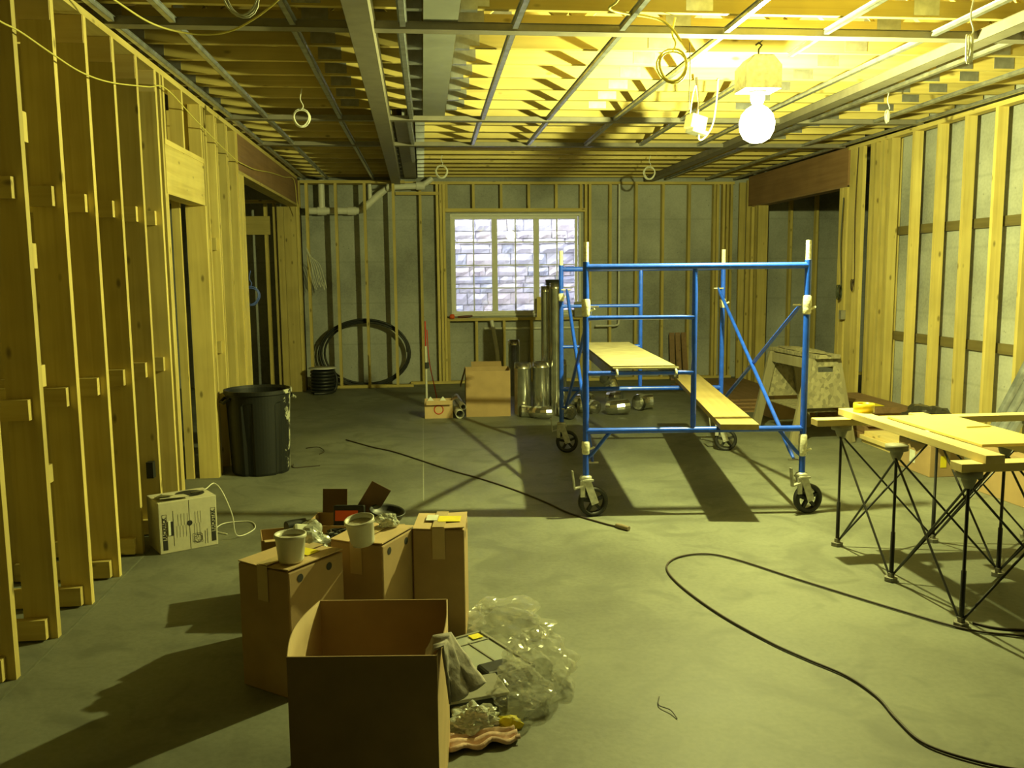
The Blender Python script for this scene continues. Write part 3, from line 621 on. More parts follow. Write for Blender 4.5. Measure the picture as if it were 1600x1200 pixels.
rp = empty('cable_box', (-1.55, 5.165, 0), atan2(0.17, 0.29), label='whitish cable carton printed RACKPACK and RACKSTAK by the left studs', cat='box')
w_, d_, h_ = .336, .25, .305
MB().box((w_/2, d_/2, h_/2), (w_, d_, h_)).build('body', BOXW, rp, bevel=.004)
fm = MB(); fm.box((w_*.3, d_*.3, h_+.012), (w_*.5, d_*.5, .003), (radians(-6), radians(3), 0)); fm.box((w_*.15, d_*.15, h_+.03), (.09, .07, .003), (radians(-25), radians(12), .4)); fm.build('lid_flap', BOXW, rp)
MB().lathe([(0, h_+.0012), (.085, h_+.0012)], (w_*.66, d_*.55, 0), 24).build('cable_opening', INK, rp)
pr_ = MB(); pr_.box((w_*.52, -.0006, h_*.5), (.0022, .0008, h_*.97)); pr_.lathe([(0, 0), (.016, 0)], (w_*.52, -.0012, h_*.53), 20, Matrix.Rotation(radians(90), 3, 'X'))
for xx, z0, z1 in ((.082, .04, .25), (.275, .02, .11), (.262, .02, .1)): pr_.box((xx, -.0006, (z0+z1)/2), (.0025, .0006, z1-z0))
# outlined blocks under and around the vertical lettering
def outline(x0, x1, z0, z1, t=.0018):
    pr_.box(((x0+x1)/2, -.0006, z0), (x1-x0, .0006, t)); pr_.box(((x0+x1)/2, -.0006, z1), (x1-x0, .0006, t)); pr_.box((x0, -.0006, (z0+z1)/2), (t, .0006, z1-z0)); pr_.box((x1, -.0006, (z0+z1)/2), (t, .0006, z1-z0))
outline(.020, .045, .022, .232); outline(.300, .325, .03, .232); pr_.box((.0325, -.0006, .051), (.025, .0008, .058)); pr_.box((.3125, -.0006, .058), (.025, .0008, .058))
outline(.198, .246, .035, .085); outline(.190, .238, .043, .093)
for k in range(8): pr_.bar((.222+.007*cos(k*pi/4), -.0008, .06+.007*sin(k*pi/4)), (.222+.022*cos(k*pi/4), -.0008, .06+.022*sin(k*pi/4)), .0008, .0016, (0, 1, 0))
pr_.tube([(.222+.023*cos(k*pi/12), -.0008, .06+.023*sin(k*pi/12)) for k in range(24)], .001, 4, True)
for k in range(14): pr_.box((.10+.009*k if k < 8 else .2+.008*(k-8), -.0006, .19 if k % 2 else .12), (.0012, .0005, .07))
pr_.build('printing', INK, rp)
hh = MB(); hh.box((.072, -.0008, .145), (.016, .001, .085)); hh.build('hand_hole', INK, rp); MB().box((.058, -.003, .15), (.014, .004, .085), (0, 0, .2)).build('hand_hole_flap', PAPER, rp)
for x_, s_ in ((.042, 'RACKPACK'), (.3225, 'RACKSTAK')):
    fc = bpy.data.curves.new('lettering', 'FONT'); fc.body = s_; fc.size = .0315; fc.offset = .0010; fc.extrude = .0003; fc.space_character = 1.02
    fc.materials.append(INK); fo = bpy.data.objects.new('lettering', fc); link(fo, rp); fo.rotation_euler = (radians(90), radians(-90), 0); fo.location = (x_-.001, -.0012, .084 if s_[-1] == 'K' and s_[4] == 'P' else .091)
    fo.scale = (.80, .95, 1); me = bpy.data.meshes.new_from_object(fo); mo = bpy.data.objects.new('lettering', me); mo.location = fo.location; mo.rotation_euler = fo.rotation_euler; mo.scale = fo.scale; bpy.data.objects.remove(fo); link(mo, rp)
cb_ = MB().tube(smooth_path([(-1.42, 5.40, .31), (-1.33, 5.36, .335), (-1.30, 5.47, .345), (-1.24, 5.42, .30), (-1.19, 5.42, .16), (-1.17, 5.44, .02), (-1.10, 5.62, .006), (-1.16, 5.80, .006), (-1.32, 5.78, .006), (-1.34, 5.62, .006), (-1.25, 5.53, .006)], 8), .0035, 6).build('white_cable', CABW); tag(cb_, 'white cable pulled from the printed carton, looping on the floor beside it', 'cable')

# ================================================================= CENTRE FRONT: boxes
def tallbox(x, y, deg, w_, d_, h_, label, taped):
    t = empty('parts_carton', (x, y, 0), radians(deg), label=label, cat='box')
    MB().box((0, 0, h_/2), (w_, d_, h_)).build('body', CARD, t, bevel=.006)
    f = MB(); f.box((-w_*.25, 0, h_+.004), (w_*.49, d_, .004), (0, radians(2), 0)); f.box((w_*.25, 0, h_+.008), (w_*.5, d_*1.0, .004), (0, radians(-3), 0)); f.build('lid_flap', CARDL, t)
    tm = MB(); tm.box((0, 0, h_+.0135), (.055, d_+.006, .001)); tm.box((0, -d_/2-.003, h_-.06), (.055, .001, .14)); tm.build('tape', TAPE, t)
    M = Matrix.Rotation(radians(90), 3, 'Y')
    for yy in (-.6, .45): MB().lathe([(0, 0), (.016, 0)], (w_/2+.001, yy*d_/2, h_-.035), 16, M).build('punched_hole', INK, t)
    return t
A = tallbox(-0.54, 3.46, -37, .27, .30, .50, 'tall brown carton with a tub on it, nearest the left studs', True)
MB().box((.03, .05, .514), (.09, .07, .001)).build('label', YEL, A)
B = tallbox(-0.235, 3.73, -27, .25, .28, .50, 'tall brown carton in the middle of the three, under the tilted tub', True)
Cc = tallbox(0.058, 3.88, -6, .225, .25, .50, 'tall closed brown carton at the right end of the three, with a bright yellow label', True)
MB().box((.04, .0, .515), (.10, .09, .001)).build('label', YEL, Cc); MB().box((-.04, .02, .515), (.05, .09, .001)).build('label', PAPER, Cc)
def tub(x, y, z, tilt, label):
    t = empty('plastic_tub', (x, y, z), 0, label=label, cat='tub'); t.rotation_euler = tilt
    MB().lathe([(0.001, 0), (.046, 0), (.049, .01), (.057, .092), (.0615, .094), (.0615, .107), (.056, .109), (.052, .092), (.051, .09)], n=36).build('body', TUBW, t)
    MB().lathe([(0.001, .088), (.03, .087), (.052, .089)], n=24).build('contents', MUD, t)
    return t
tub(-.525, 3.36, .517, (0, 0, 0), 'white plastic tub standing upright on the left tall carton')
tub(-.265, 3.56, .515, (radians(9), radians(-7), 0), 'white plastic tub tilted on the middle tall carton')
# open box right in front
fb = empty('open_carton', (-.175, 2.665, 0), radians(-5.5), label='big open brown carton nearest the camera, with a rag over its corner', cat='box')
w_, d_, h_ = .43, .44, .522; th = .005
MB().box((0, -d_/2, h_/2), (w_, th, h_)).build('front_panel', CARD, fb); MB().box((0, d_/2, h_/2), (w_, th, h_)).build('back_panel', CARD, fb); MB().box((0, 0, .003), (w_, d_, .006)).build('bottom_panel', CARD, fb)
for s, amp in ((-1, -.030), (1, .012)):
    mb = MB(); ny, nz = 14, 8; vs = []
    for off in (0, th):
        for j in range(nz+1):
            for i in range(ny+1):
                u, v = i/ny, j/nz; vs.append((s*(w_/2) + s*off*(-1) + abs(amp)*s*sin(pi*u)*v*v, -d_/2+d_*u, h_*v + (.0)))
    K = (ny+1)*(nz+1); fs = []
    for j in range(nz):
        for i in range(ny):
            a_ = j*(ny+1)+i; fs += [(a_, a_+1, a_+ny+2, a_+ny+1), (a_+K, a_+ny+1+K, a_+ny+2+K, a_+1+K)]
    for i in range(ny): a_ = nz*(ny+1)+i; fs.append((a_, a_+1, a_+1+K, a_+K))
    mb.add(vs, fs, True); mb.build('side_panel', CARDL, fb)
mk_ = MB()
mk_.tube([(w_/2-.0005+.0, -d_/2+.10+.035*cos(t_/12*2*pi), .30+.09*sin(t_/12*2*pi)) for t_ in range(12)], .0012, 4, True); mk_.build('printed_mark', INK, fb)
# rag over the near right corner
mb = MB(); nu, nv = 16, 24; vs = []
from mathutils import noise
for j in range(nv+1):
    for i in range(nu+1):
        u, v = i/nu, j/nv
        if v < .25:      # the part tucked inside the carton, up to the rim
            q = 1 - v/.25; x = -.012 - .030*q - .01*u; y = -.195 + .10*u; z_ = h_ + .014 - .055*q + .006*sin(u*9)
        else:            # over the rim and down the outside, spreading into a triangle
            q = (v-.25)/.75; x = .010 + .018*u + q*(.012 + .085*u) + .010*sin(u*13 + q*2)*q; y = -.195 + .10*u - .035*q + .012*sin(u*13+1)*q
            z_ = h_ + .016 - .165*q*(1 - .10*u) - .02*q*(1-q)
        vs.append((x + .004*noise.noise(Vector((u*6, v*6, 2))), y, z_ + .006*noise.noise(Vector((u*5, v*6, 9)))))
mb.add(vs, [(j*(nu+1)+i, j*(nu+1)+i+1, (j+1)*(nu+1)+i+1, (j+1)*(nu+1)+i) for j in range(nv) for i in range(nu)], True)
rg = mb.build('grey_rag', CLOTH, None, (.045, 2.645, 0.0), (0, 0, radians(-5.5))); sd = rg.modifiers.new('s', 'SOLIDIFY'); sd.thickness = .006; tag(rg, 'grey towelling rag hanging over the corner of the open front carton', 'rag')

# junk behind the tall cartons
jb = empty('open_parts_box', (-.44, 4.32, 0), radians(-8), label='open carton with dark raised flaps behind the tall cartons', cat='box')
w_, d_, h_ = .26, .24, .41
for nm, c_, s_ in (('side_panel', (-w_/2, 0, h_/2), (.004, d_, h_)), ('side_panel', (w_/2, 0, h_/2), (.004, d_, h_)), ('front_panel', (0, -d_/2, h_/2), (w_, .004, h_)), ('back_panel', (0, d_/2, h_/2), (w_, .004, h_)), ('bottom_panel', (0, 0, .003), (w_, d_, .004))): MB().box(c_, s_).build(nm, CARD, jb)
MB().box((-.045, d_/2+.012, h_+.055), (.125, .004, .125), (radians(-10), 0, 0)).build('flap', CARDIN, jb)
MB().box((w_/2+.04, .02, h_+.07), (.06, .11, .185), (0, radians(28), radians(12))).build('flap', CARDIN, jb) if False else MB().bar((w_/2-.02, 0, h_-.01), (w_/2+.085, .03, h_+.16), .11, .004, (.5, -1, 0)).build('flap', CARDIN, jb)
bc = empty('black_case', (-.38, 4.265, .33), radians(-6), label='black plastic case with an orange label standing in the open carton', cat='case')
MB().box((0, 0, .075), (.15, .05, .17), (radians(-12), 0, 0)).build('body', BLACK, bc, bevel=.006); MB().box((-.01, -.020, .115), (.11, .002, .05), (radians(-12), 0, 0)).build('label', ORANGE, bc)
lb2 = empty('small_open_box', (-.72, 4.42, 0), radians(12), label='small dark open carton left of the raised-flap box', cat='box')
for nm, c_, s_ in (('side_panel', (-.11, 0, .16), (.004, .2, .32)), ('side_panel', (.11, 0, .16), (.004, .2, .32)), ('front_panel', (0, -.1, .16), (.22, .004, .32)), ('back_panel', (0, .1, .16), (.22, .004, .32)), ('bottom_panel', (0, 0, .003), (.22, .2, .004))): MB().box(c_, s_).build(nm, CARD, lb2)
MB().bar((0, -.1, .32), (0.0, -.17, .33), .20, .004, (0, 0, 1)).build('flap', CARDL, lb2)
dr = MB(); dr.tube([(0, 0, 0), (.03, .01, .0), (.1, .02, .005)], [.028, .03, .024], 14); dr.tube([(.1, .02, .005), (.13, .025, .006)], [.012, .012], 10); o = dr.build('black_tool', BLACK, None, (-.70, 4.37, .365), (0, 0, .3)); tag(o, 'small black tool resting on the small dark carton', 'tool')
ring = MB().lathe([(.001, 0), (.075, 0), (.085, .025), (.09, .03), (.086, .034), (.078, .026), (.07, .006), (.001, .006)], n=30).build('black_dish', BLACK, None, (-.20, 4.26, .43), (radians(6), radians(8), 0)); tag(ring, 'shallow round black dish behind the tilted tub', 'dish')
sp = MB().box((0, 0, .2), (.2, .2, .40)).build('supply_carton', CARD, None, (-.20, 4.12, 0), (0, 0, .1), bevel=.004); tag(sp, 'plain carton under the black dish behind the tilted tub', 'box')
o = crumple('plastic_bag', FOIL, (-.52, 3.78, .42), .10, .085, .075, 2.0); tag(o, 'crumpled clear bag holding white paper between the two tubs', 'bag')
sp2 = MB().box((0, 0, .205), (.30, .22, .41)).build('supply_carton', CARD, None, (-.53, 3.86, 0), (0, 0, -.5), bevel=.004); tag(sp2, 'plain brown carton under the crumpled clear bag', 'box')
o = MB().box((0, 0, 0), (.11, .06, .05), (.5, .2, .3)).build('paper_wad', PAPER, None, (-.52, 3.76, .51), bevel=.012); tag(o, 'folded white paper in the crumpled bag between the tubs', 'paper')
P = [(-.40+.045*cos(t_*1.9)*(1+.2*sin(t_*3.1)), 3.90+.05*sin(t_*1.7), .44+.018*sin(t_*2.3)+.01) for t_ in [k*.35 for k in range(90)]]
o = MB().tube(P, .0045, 6).build('cable_bundle', BLACK); tag(o, 'tangled black cable bundle beside the tilted tub', 'cable')
o = crumple('foil_bag', FOIL, (-.175, 3.80, .515), .045, .035, .035, 6.0); tag(o, 'crumpled silvery parts bag beside the tilted tub', 'bag')
# right of the open carton
oc = empty('organiser_case', (.165, 3.42, 0), radians(28), label='flat parts organiser case with yellow corner stickers on the floor', cat='case')
MB().box((0, 0, .025), (.33, .40, .05)).build('tray', BLACK, oc, bevel=.01)
frm = MB(); frm.box((0, 0, .056), (.335, .405, .010)); frm.build('lid', FOIL, oc, bevel=.003)
fr2 = MB()
for y_ in (-.2, .2): fr2.box((0, y_, .06), (.335, .012, .014))
for x_ in (-.165, .165): fr2.box((x_, 0, .06), (.012, .405, .014))
for x_ in (-.05, .06): fr2.box((x_, -.02, .063), (.006, .3, .004))
fr2.box((0, .12, .063), (.33, .006, .004)); fr2.build('lid_rim', GREYP, oc)
for c_, s_ in (((-.12, .165, .066), (.06, .045, .002)), ((.12, .165, .066), (.05, .045, .002)), ((-.13, -.1, .066), (.03, .06, .002))): MB().box(c_, s_).build('sticker', YEL, oc)
c2 = empty('tool_case', (.145, 3.115, 0), radians(14), label='small black parts case with a grey translucent lid beside the open carton', cat='case')
MB().box((0, 0, .035), (.24, .16, .07)).build('tray', BLACK, c2, bevel=.01); MB().box((0, 0, .078), (.25, .17, .014)).build('lid', GREYP, c2, bevel=.005); MB().box((.1265, .02, .06), (.008, .05, .035)).build('latch', ZINC, c2, bevel=.003)
c3 = MB(); c3.box((0, 0, .04), (.13, .10, .08)); o = c3.build('open_bin', BLACK, None, (.255, 3.30, .0), (0, 0, radians(24)), bevel=.012); tag(o, 'small black bin between the organiser case and the clear bag', 'bin')
for nm, m_, loc, sx_, sy2, sz_, sd_, lbl in (
    ('clear_bag', FILM, (.42, 3.30, 0), .13, .19, .13, 11, 'large crumpled clear plastic bag on the floor, reaching furthest from the open carton'),
    ('clear_bag', FILM, (.32, 3.10, 0), .12, .12, .10, 14, 'clear plastic bag full of crumpled film in front of the large clear bag'),
    ('clear_bag', FILM, (.34, 3.86, 0), .19, .24, .05, 17, 'flattened clear plastic sheet on the floor beside the right tall carton'),
    ('silver_bag', FOIL, (.145, 2.965, 0), .085, .07, .055, 21, 'shiny silvery bag on the floor beside the open front carton')):
    o = crumple(nm, m_, loc, sx_, sy2, sz_, sd_, amp=.36, sub=5); tag(o, lbl, 'bag')
o = crumple('yellow_packet', YEL, (.262, 2.965, 0), .055, .03, .028, 4, sub=3); tag(o, 'yellow packet on the floor at the foot of the clear bags', 'packet')
mb = MB(); nu, nv = 18, 14
mb.add([(.26*(i/nu-.5), .11*(j/nv-.5)*(1+.2*sin(i)), .012+.012*sin(j*1.35)+.006*sin(i*.7)) for j in range(nv+1) for i in range(nu+1)], [(j*(nu+1)+i, j*(nu+1)+i+1, (j+1)*(nu+1)+i+1, (j+1)*(nu+1)+i) for j in range(nv) for i in range(nu)], True)
o = mb.build('pink_rag', PINK, None, (.165, 2.875, 0.003), (0, 0, radians(12))); s_ = o.modifiers.new('s', 'SOLIDIFY'); s_.thickness = .004; tag(o, 'pinkish ribbed rag on the floor beside the open front carton', 'rag')

# ================================================================= CORDS
def cord(name, P, r, m, label, cat='cord', n=8): o = MB().tube(smooth_path(P, n), r, 7).build(name, m); return tag(o, label, cat)
k1 = empty('extension_cord', (0, 0, 0), label='dark cord with a plug end running under the scaffold to the left', cat='cord')
MB().tube(smooth_path([(-.78, 8.67, .006), (-.5, 8.25, .006), (-.27, 7.96, .006), (.18, 7.18, .006), (.40, 6.85, .006), (.63, 6.45, .006), (.82, 6.05, .006), (.95, 5.72, .006), (1.13, 5.44, .006), (1.20, 5.36, .008)], 8), .006, 7).build('cable', CORD, k1)
MB().tube([(1.19, 5.37, .016), (1.215, 5.33, .016), (1.25, 5.28, .016)], [.012, .017, .014], 10).build('plug', plain('plug_rubber', (.25, .2, .12), .6), k1)
cord('extension_cord', [(2.75, 3.40, .007), (2.59, 3.47, .007), (2.39, 3.565, .007), (2.2, 3.83, .007), (1.92, 4.28, .007), (1.71, 4.64, .007), (1.57, 4.76, .007), (1.40, 4.72, .007), (1.29, 4.56, .007), (1.28, 4.29, .007), (1.35, 3.89, .007), (1.46, 3.55, .007), (1.55, 3.36, .007), (1.64, 3.19, .007), (1.67, 3.01, .007), (1.655, 2.85, .007), (1.66, 2.68, .007), (1.76, 2.56, .007), (1.9, 2.48, .007), (2.15, 2.40, .007)], .0052, CORD, 'long dark cord looping across the open floor in front of the scaffold')
cord('extension_cord', [(2.46, 3.64, .006), (2.52, 3.57, .006), (2.64, 3.53, .006), (2.9, 3.47, .006)], .006, CORD, 'short stretch of dark cord at the feet of the stick stand')
cord('cord_scrap', [(-1.12, 8.3, .004), (-1.0, 8.25, .02), (-.93, 8.1, .01), (-.96, 8.0, .004)], .004, CORD, 'short curved scrap of dark cord right of the rubbish can', 'scrap')
cord('cord_scrap', [(-1.13, 7.55, .012), (-1.11, 7.45, .004), (-1.0, 7.47, .004), (-.9, 7.5, .004)], .004, CORD, 'straighter scrap of dark cord close to the foot of the rubbish can', 'scrap')
cord('twig', [(.86, 3.12, .003), (.84, 3.05, .006), (.87, 3.0, .01), (.88, 2.95, .003)], .002, CORD, 'tiny bent wire offcut on the open floor near the camera', 'scrap')
cord('hanging_cable', [(-1.64, 3.5, 2.64), (-1.635, 3.79, 2.61), (-1.625, 3.97, 2.61), (-1.62, 4.27, 2.595), (-1.62, 4.62, 2.59), (-1.62, 5.04, 2.63), (-1.62, 5.69, 2.74), (-1.62, 6.1, 2.81), (-1.63, 6.92, 2.74), (-1.63, 8.0, 2.65), (-1.63, 8.5, 2.63)], .004, CABY, 'thin yellow cable strung along the left studs below the plate', 'cable')
cord('hanging_cable', [(-1.52, 4.0, 2.93), (-1.39, 4.35, 2.87), (-1.3, 4.74, 2.85), (-1.12, 4.87, 2.84), (-.91, 4.79, 2.85), (-.62, 4.35, 2.88), (-.5, 4.1, 2.985)], .005, CABY, 'yellow cable sagging between the ceiling channels at upper left', 'cable')
cord('hanging_cable', [(-1.64, 8.5, 2.64), (-1.64, 9.2, 2.66), (-1.645, 10.2, 2.74), (-1.645, 11.2, 2.80), (-1.64, 12.0, 2.85), (-1.64, 12.2, 2.6), (-1.63, 12.3, 2.42)], .005, CABY, 'thin cable tacked across the brown header on the left wall', 'cable')
def coil(x, y, z, r, m, label, flat=.25, top=2.99, turns=4, rz=0.0, rad=.004, name='cable_coil'):
    P = []; n_ = 18
    for k in range(turns*n_+1):
        t_ = k/n_*2*pi; rr_ = r*(1+.10*sin(t_*.37)+.05*sin(k)); P.append(Vector((rr_*sin(t_), .012*sin(t_*.31)+.02*(k/(turns*n_)-.5), rr_*cos(t_))))
    P = [Matrix.Rotation(rz, 3, 'Z') @ Vector((p.x*(1-flat*.3), p.y, p.z)) + Vector((x, y, z)) for p in P]
    mb = MB(); mb.tube(P, rad, 6); mb.tube(smooth_path([(x, y, z+r*.9), (x+.015, y, z+r*1.4), (x-.005, y, (z+r+top)/2), (x+.01, y, top)], 5), rad, 6)
    o = mb.build(name, m); return tag(o, label, 'cable')
coil(-.875, 6.948, 2.779, .062, CABW, 'white cable coil hanging from the ceiling left of the long soffit track')
coil(-.75, 4.10, 2.80, .075, CABW, 'white cable coil at the top edge above the sagging yellow cable', turns=3)
coil(2.84, 4.49, 2.735, .065, CABW, 'white cable loop hanging at upper right beside the right soffit track', rz=1.0, turns=5)
coil(3.62, 6.75, 2.79, .045, CABW, 'small bundled white cable end hanging near the right wall', rz=1.35, turns=3)
coil(.25, 10.605, 2.80, .07, CABW, 'white cable coil hanging in front of the back wall above the window')
coil(2.73, 10.605, 2.79, .07, CABW, 'white cable coil hanging in front of the back wall, right of the window')
coil(1.40, 4.95, 2.735, .085, CABY, 'yellow cable coil dangling left of the lamp', turns=3, rad=.005)
coil(4.60, 9.46, 1.37, .075, plain('cable_green', (.05, .06, .04), .5), 'dark cable coil looped on the post right of the brown header', top=2.4, rad=.006, rz=.9)
coil(4.62, 9.20, 1.45, .06, CORD, 'brown cable loop hanging down the post near the wall gap', top=2.9, rad=.004, rz=1.3, turns=2)
coil(-1.655, 8.79, 1.42, .085, BLUEC, 'dark blue cable coil hanging in the left opening', top=1.66, rad=.006, rz=.2)
mb = MB()
for k in range(8): mb.tube(smooth_path([(-1.60+.008*k, 12.72, 2.0-.02*k), (-1.57+.02*k+.01*sin(k*2.1), 12.70+.012*sin(k), 1.75), (-1.54+.028*k, 12.70-.01*cos(k), 1.55-.02*k+.03*sin(k*3)), (-1.50+.02*k, 12.71, 1.42+.02*k+.03*sin(k*5))], 6), .004, 6)
tag(mb.build('cable_bundle', CABW), 'bundle of whitish cable tails hanging at the left end of the back wall', 'cable')
jbx = empty('junction_box', (2.0, 6.45, 2.66), .3, label='speckled junction box dangling on cables left of the lamp', cat='junction box')
MB().box((0, 0, .02), (.13, .10, .10), (0, radians(12), 0)).build('housing', plain('jb_tan', (.55, .46, .25), .6), jbx, bevel=.006); MB().box((.01, 0, -.045), (.13, .10, .03), (0, radians(12), 0)).build('cover', GREYP, jbx, bevel=.004)
MB().tube(smooth_path([(-.05, 0, .06), (-.03, 0, .2), (0, 0, .28), (.02, 0, .12), (.01, 0, .06)], 6), .005, 6).build('wire', CABW, jbx); MB().tube(smooth_path([(.0, 0, .07), (.02, 0, .16), (.0, .0, .34)], 6), .009, 6).build('wire', CORD, jbx)
MB().tube(smooth_path([(.19, 0, .34), (.18, 0, .2), (.15, 0, .02), (.08, 0, -.08), (.03, 0, -.09), (.05, 0, .03)], 6), .0065, 6).build('wire', CABW, jbx)
cord('hanging_cable', [(.80, 4.0, 2.985), (.95, 4.3, 2.90), (1.0, 4.7, 2.95), (1.32, 4.9, 2.96), (1.44, 4.93, 2.86)], .007, CABY, 'bright yellow cable crossing the ceiling to the coil beside the lamp', 'cable')
cord('hanging_cable', [(1.66, 5.5, 3.0), (1.665, 5.5, 2.85), (1.66, 5.5, 2.60)], .003, CORD, 'thin dark wire dangling straight down left of the lamp', 'wire')

# ================================================================= BACK OF ROOM
dp = empty('drain_pipe', (0, 0, 0), label='white plastic drain line running behind the back wall studs at upper left', cat='pipe')
yp = 12.99
for P, r in (([(-1.62, yp, 2.52), (-.88, yp, 2.52)], .05), ([(-1.40, yp, 2.52), (-1.40, yp, 2.95)], .046), ([(-.93, yp, 2.52), (-.84, yp, 2.53), (-.60, yp, 2.74), (-.50, yp, 2.82), (-.38, yp, 2.85)], .05), ([(-.40, yp-.06, 2.85), (.02, yp-.06, 2.865)], .045), ([(0.0, yp-.06, 2.865), (.09, yp-.06, 2.91), (.17, yp-.06, 2.97)], .04), ([(-.72, yp, 2.68), (-.72, yp, 2.95)], .03)):
    MB().tube(P, r, 16).build('pipe', PVC, dp)
for x, z_ in ((-1.40, 2.52), (-.98, 2.52), (-.42, 2.85), (0.0, 2.865)): MB().tube([(x-.06, yp-(.06 if x > -.5 else 0), z_), (x+.06, yp-(.06 if x > -.5 else 0), z_)], .060, 16).build('coupling', PVC, dp)
o = MB().tube(smooth_path([(2.905, 13.02, 2.9), (2.905, 13.02, 1.2), (2.905, 13.02, .88), (2.86, 13.02, .83), (2.78, 13.02, .825), (2.55, 13.02, .825)], 6), .016, 10).build('water_pipe', PVC); tag(o, 'thin white pipe dropping down the back wall and turning towards the window', 'pipe')
o = MB().tube([(.9, 13.15, .80), (2.4, 13.15, .80)], .02, 10).build('water_pipe', PVC); tag(o, 'thin white pipe running level below the window behind the studs', 'pipe')
o = MB().tube(smooth_path([(1.0, 13.02, .93), (1.03, 13.0, .75), (1.08, 13.0, .4), (1.08, 13.0, .1)], 6), .03, 10).build('wrapped_pipe', PVC); tag(o, 'pale wrapped pipe coming down below the window', 'pipe')
P = []
for k in range(3*40+14):
    t_ = k/40*2*pi; g = 1 + .05*sin(t_*.5) + .02*(k/40); P.append((-.84+.60*g*cos(t_), 12.93+.02*sin(t_*.7), max(.03, .49+.45*g*sin(t_))))
o = MB().tube(P, .016, 8).build('black_hose', BLACK); tag(o, 'large loop of black pipe coiled behind the studs at the left of the back wall', 'hose')
hs_ = empty('hose_spool', (-1.39, 12.28, 0), label='spool of black corrugated hose on the floor in the back left corner', cat='spool')
for k in range(7): MB().tube([(.15*cos(t_*2*pi/28)+RND.uniform(-.002, .002), .15*sin(t_*2*pi/28), .03+.045*k) for t_ in range(28)], .022, 8, True).build('hose_turn', BLACK, hs_)
MB().lathe([(.001, .345), (.19, .345), (.19, .355), (.001, .355)], n=28).build('flange', WHITE, hs_)
MB().tube(smooth_path([(.15, 0, .3), (.19, -.03, .2), (.16, -.05, .05), (.05, -.16, .022), (-.1, -.2, .022)], 6), .02, 8).build('hose_end', BLACK, hs_)
big = empty('tall_open_carton', (.715, 10.06, 0), radians(-1), label='tall open cardboard carton standing left of the metal ducts', cat='box')
w_, d_, h_ = .50, .30, .54
for nm, c_, s_ in (('side_panel', (-w_/2, 0, h_/2), (.005, d_, h_)), ('side_panel', (w_/2, 0, h_/2), (.005, d_, h_)), ('front_panel', (0, -d_/2, h_/2-.01), (w_, .005, h_-.02)), ('back_panel', (0, d_/2, h_/2), (w_, .005, h_)), ('bottom_panel', (0, 0, .003), (w_, d_, .004))): MB().box(c_, s_).build(nm, CARD, big)
MB().bar((0, d_/2, h_), (0, d_/2+.1, h_+.05), w_*.7, .004, (0, 0, 1)).build('flap', CARD, big)
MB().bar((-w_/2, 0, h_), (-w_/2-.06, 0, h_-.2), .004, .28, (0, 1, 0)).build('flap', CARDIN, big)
sb = empty('small_carton', (.15, 9.97, 0), 0, label='small open carton with a red ring print and white foam inside', cat='box')
w_, d_, h_ = .31, .2, .20
for nm, c_, s_ in (('side_panel', (-w_/2, 0, h_/2), (.005, d_, h_)), ('side_panel', (w_/2, 0, h_/2), (.005, d_, h_)), ('front_panel', (0, -d_/2, h_/2), (w_, .005, h_)), ('back_panel', (0, d_/2, h_/2), (w_, .005, h_)), ('bottom_panel', (0, 0, .003), (w_, d_, .004))): MB().box(c_, s_).build(nm, CARDL, sb)
MB().bar((0, -d_/2, h_), (0, -d_/2-.05, h_-.04), w_*.9, .004, (0, 0, 1)).build('flap', CARDL, sb); MB().bar((w_/2, 0, h_), (w_/2+.06, 0, h_+.03), .18, .004, (0, 0, 1)).build('flap', CARD, sb)
MB().tube([(.0+.05*cos(t_*pi/12), -d_/2-.004, .10+.05*sin(t_*pi/12)) for t_ in range(24)], .006, 5, True).build('printed_ring', RED, sb)
for x_, s_ in ((-.09, 0), (.05, 0)):
    o = MB().add([(-.05, -.03, 0), (.05, -.03, 0), (.04, .04, 0), (-.05, .04, 0), (0.0, -.01, .06)], [(0, 1, 4), (1, 2, 4), (2, 3, 4), (3, 0, 4), (3, 2, 1, 0)]).build('foam_block', PAPER, None, (.15+x_, 9.95, .18)); tag(o, 'white foam corner poking out of the small ring-printed carton', 'foam', 'foam corners in the small carton')
sbd = MB().box((0, 0, .085), (.24, .12, .17)).build('foam_insert', PAPER, sb)
for (x_, z_, r_, lb_) in ((.385, .052, .05, 'thicker white pipe lying end-on beside the tall open carton'), (.425, .124, .034, 'thinner white pipe lying on top of the thicker one'),):
    mb = MB(); M = Matrix.Rotation(radians(-90), 3, 'X'); mb.lathe([(r_*.84, 0), (r_, 0), (r_, .9), (r_*.84, .9), (r_*.84, 0)], (0, 0, 0), 24, M); o = mb.build('white_pipe', PVC, None, (x_, 9.80+(.05 if r_ < .04 else 0), z_), (0, 0, radians(3))); tag(o, lb_, 'pipe')
lv = empty('laser_pole', (.02, 10.7, 0), label='thin upright pole with a red strap behind the small carton', cat='pole')
MB().tube([(0, 0, 0), (0, 0, .75)], .014, 10).build('tube', CABW, lv); MB().tube([(0, 0, .75), (0, 0, 1.05)], .009, 8).build('top', RED, lv); MB().box((.01, -.02, .52), (.05, .05, .07)).build('clamp', BLACK, lv, bevel=.006); MB().tube(smooth_path([(.02, -.02, .95), (.03, -.03, .7), (.05, -.03, .5), (.12, -.04, .12), (.10, -.04, .02)], 6), .006, 6).build('strap', RED, lv)
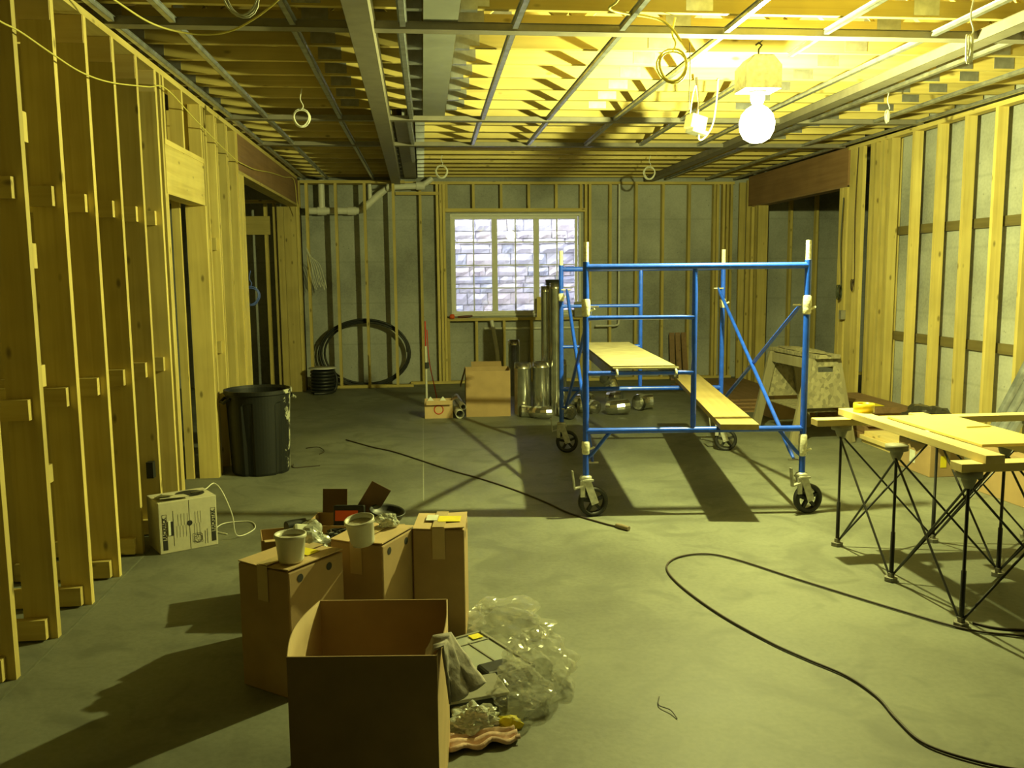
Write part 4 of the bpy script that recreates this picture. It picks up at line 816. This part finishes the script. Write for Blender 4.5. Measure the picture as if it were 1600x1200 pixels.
def duct(x, y, r, h, label, group=None, cap=False, tilt=0):
    t = empty('metal_duct', (x, y, 0), RND.uniform(0, 3), label=label, cat='duct', group=group); 
    MB().lathe([(r, 0), (r, h-.07), (r*1.04, h-.065), (r*1.04, h-.055), (r, h-.05), (r*.98, h), (r*.94, h), (r*.94, 0), (r, 0)], n=32).build('pipe', DUCT, t)
    MB().box((r+.001, 0, h/2), (.004, .012, h-.06)).build('seam', DUCT, t)
    if cap: MB().lathe([(r*1.1, h-.04), (r*1.1, h+.03), (0, h+.03)], n=28).build('cap', BLACK, t)
    return t
duct(1.115, 9.98, .098, .60, 'short wide metal duct standing next to the tall open carton')
duct(1.325, 9.96, .098, .61, 'short wide metal duct standing against the tall thin ducts')
duct(1.57, 10.22, .09, .60, 'short wide metal duct half hidden behind the tall thin ducts')
duct(1.405, 10.16, .052, 1.46, 'tall thin dark metal duct standing left of its brighter neighbour')
duct(1.49, 9.96, .062, 1.50, 'tall thin bright metal duct standing beside the scaffold leg')
duct(1.66, 11.2, .10, 1.50, 'tall duct with a black cap behind the scaffold leg', cap=True)
duct(1.18, 11.6, .075, .74, 'medium metal duct standing alone below the window')
def elbow(x, y, z, r, R_, a0, a1, rot, seed):
    P = [(R_*cos(a0+(a1-a0)*k/4), R_*sin(a0+(a1-a0)*k/4), 0) for k in range(5)]
    mb = MB(); mb.tube(P, r, 16, caps=False); mb.tube(P, r*.95, 16, caps=False)
    for f in mb.f: pass
    mb.smooth = [False]*len(mb.smooth)
    o = mb.build('duct_elbow', DUCT, None, (x, y, z), rot); return o
els = [(1.80, 9.86, .09, .085, .15, 0, 1.5, (0, .1, 0.3)), (1.98, 10.16, .085, .08, .13, .3, 1.9, (.1, 0, 2.0)), (2.22, 9.90, .09, .08, .14, 0, 1.6, (.1, .05, 3.6)), (2.42, 10.22, .095, .09, .14, 0, 1.4, (-.05, 0, 5.2)), (2.62, 9.98, .09, .085, .15, .2, 1.7, (0, -.1, 1.0)), (2.12, 10.22, .26, .085, .14, 0, 1.5, (1.2, .3, .6)), (1.86, 10.50, .085, .08, .14, 0, 1.5, (.05, .0, 4.2)), (2.42, 10.62, .09, .085, .13, 0, 1.6, (.05, .0, 2.8)), (1.10, 9.70, .07, .065, .11, 0, 1.4, (0, .05, .5)), (1.36, 9.72, .075, .07, .12, 0, 1.5, (.05, 0, 3.4)), (1.50, 9.66, .07, .065, .12, 0, 1.4, (0, 0, .2)), (1.70, 9.60, .075, .07, .12, 0, 1.5, (0, 0, 2.2))]
for i, e_ in enumerate(els):
    o = elbow(*e_, i)
    if i < 8: tag(o, 'loose metal duct elbow in the heap behind the scaffold', 'duct', 'duct elbows heaped behind the scaffold')
    else: tag(o, 'loose metal elbow at the foot of the standing ducts', 'duct', 'elbows at the foot of the ducts')
# window sill bits
o = MB().lathe([(.001, 0), (.035, 0), (.038, .03), (.03, .06), (.001, .065)], n=18).build('orange_roll', ORANGE, None, (.42, 13.0, .966)); tag(o, 'small orange roll on the left end of the window sill', 'roll')
o = MB().tube([(.50, 13.02, .985), (.62, 13.02, .99), (.72, 13.02, 1.0)], [.016, .02, .012], 10).build('sill_tool', plain('dark_red', (.12, .03, .015), .5), None); tag(o, 'dark red hand tool lying on the window sill beside the orange roll', 'tool')
o = MB().box((0, 0, .15), (.09, .02, .30)).build('wood_offcut', WZ, None, (1.72, 13.03, .966)); tag(o, 'wood offcut standing on the window sill before the middle mullion', 'offcut')
o = MB().box((0, 0, .11), (.14, .06, .22)).build('electrical_box', GREYP, None, (2.30, 13.0, .966+.0)); tag(o, 'small grey box on the right end of the window sill', 'box')
o = MB().box((0, 0, 0), (.05, .06, .10)).build('outlet_box', GREYP, None, (4.62, 9.42, 1.12)); tag(o, 'grey outlet box nailed to the post under the dark cable coil', 'outlet box')
o = MB().box((0, 0, 0), (.04, .05, .10)).build('outlet_box', BLACK, None, (-1.70, 5.575, .42)); tag(o, 'dark outlet box nailed low on a left wall stud above the cable carton', 'outlet box')
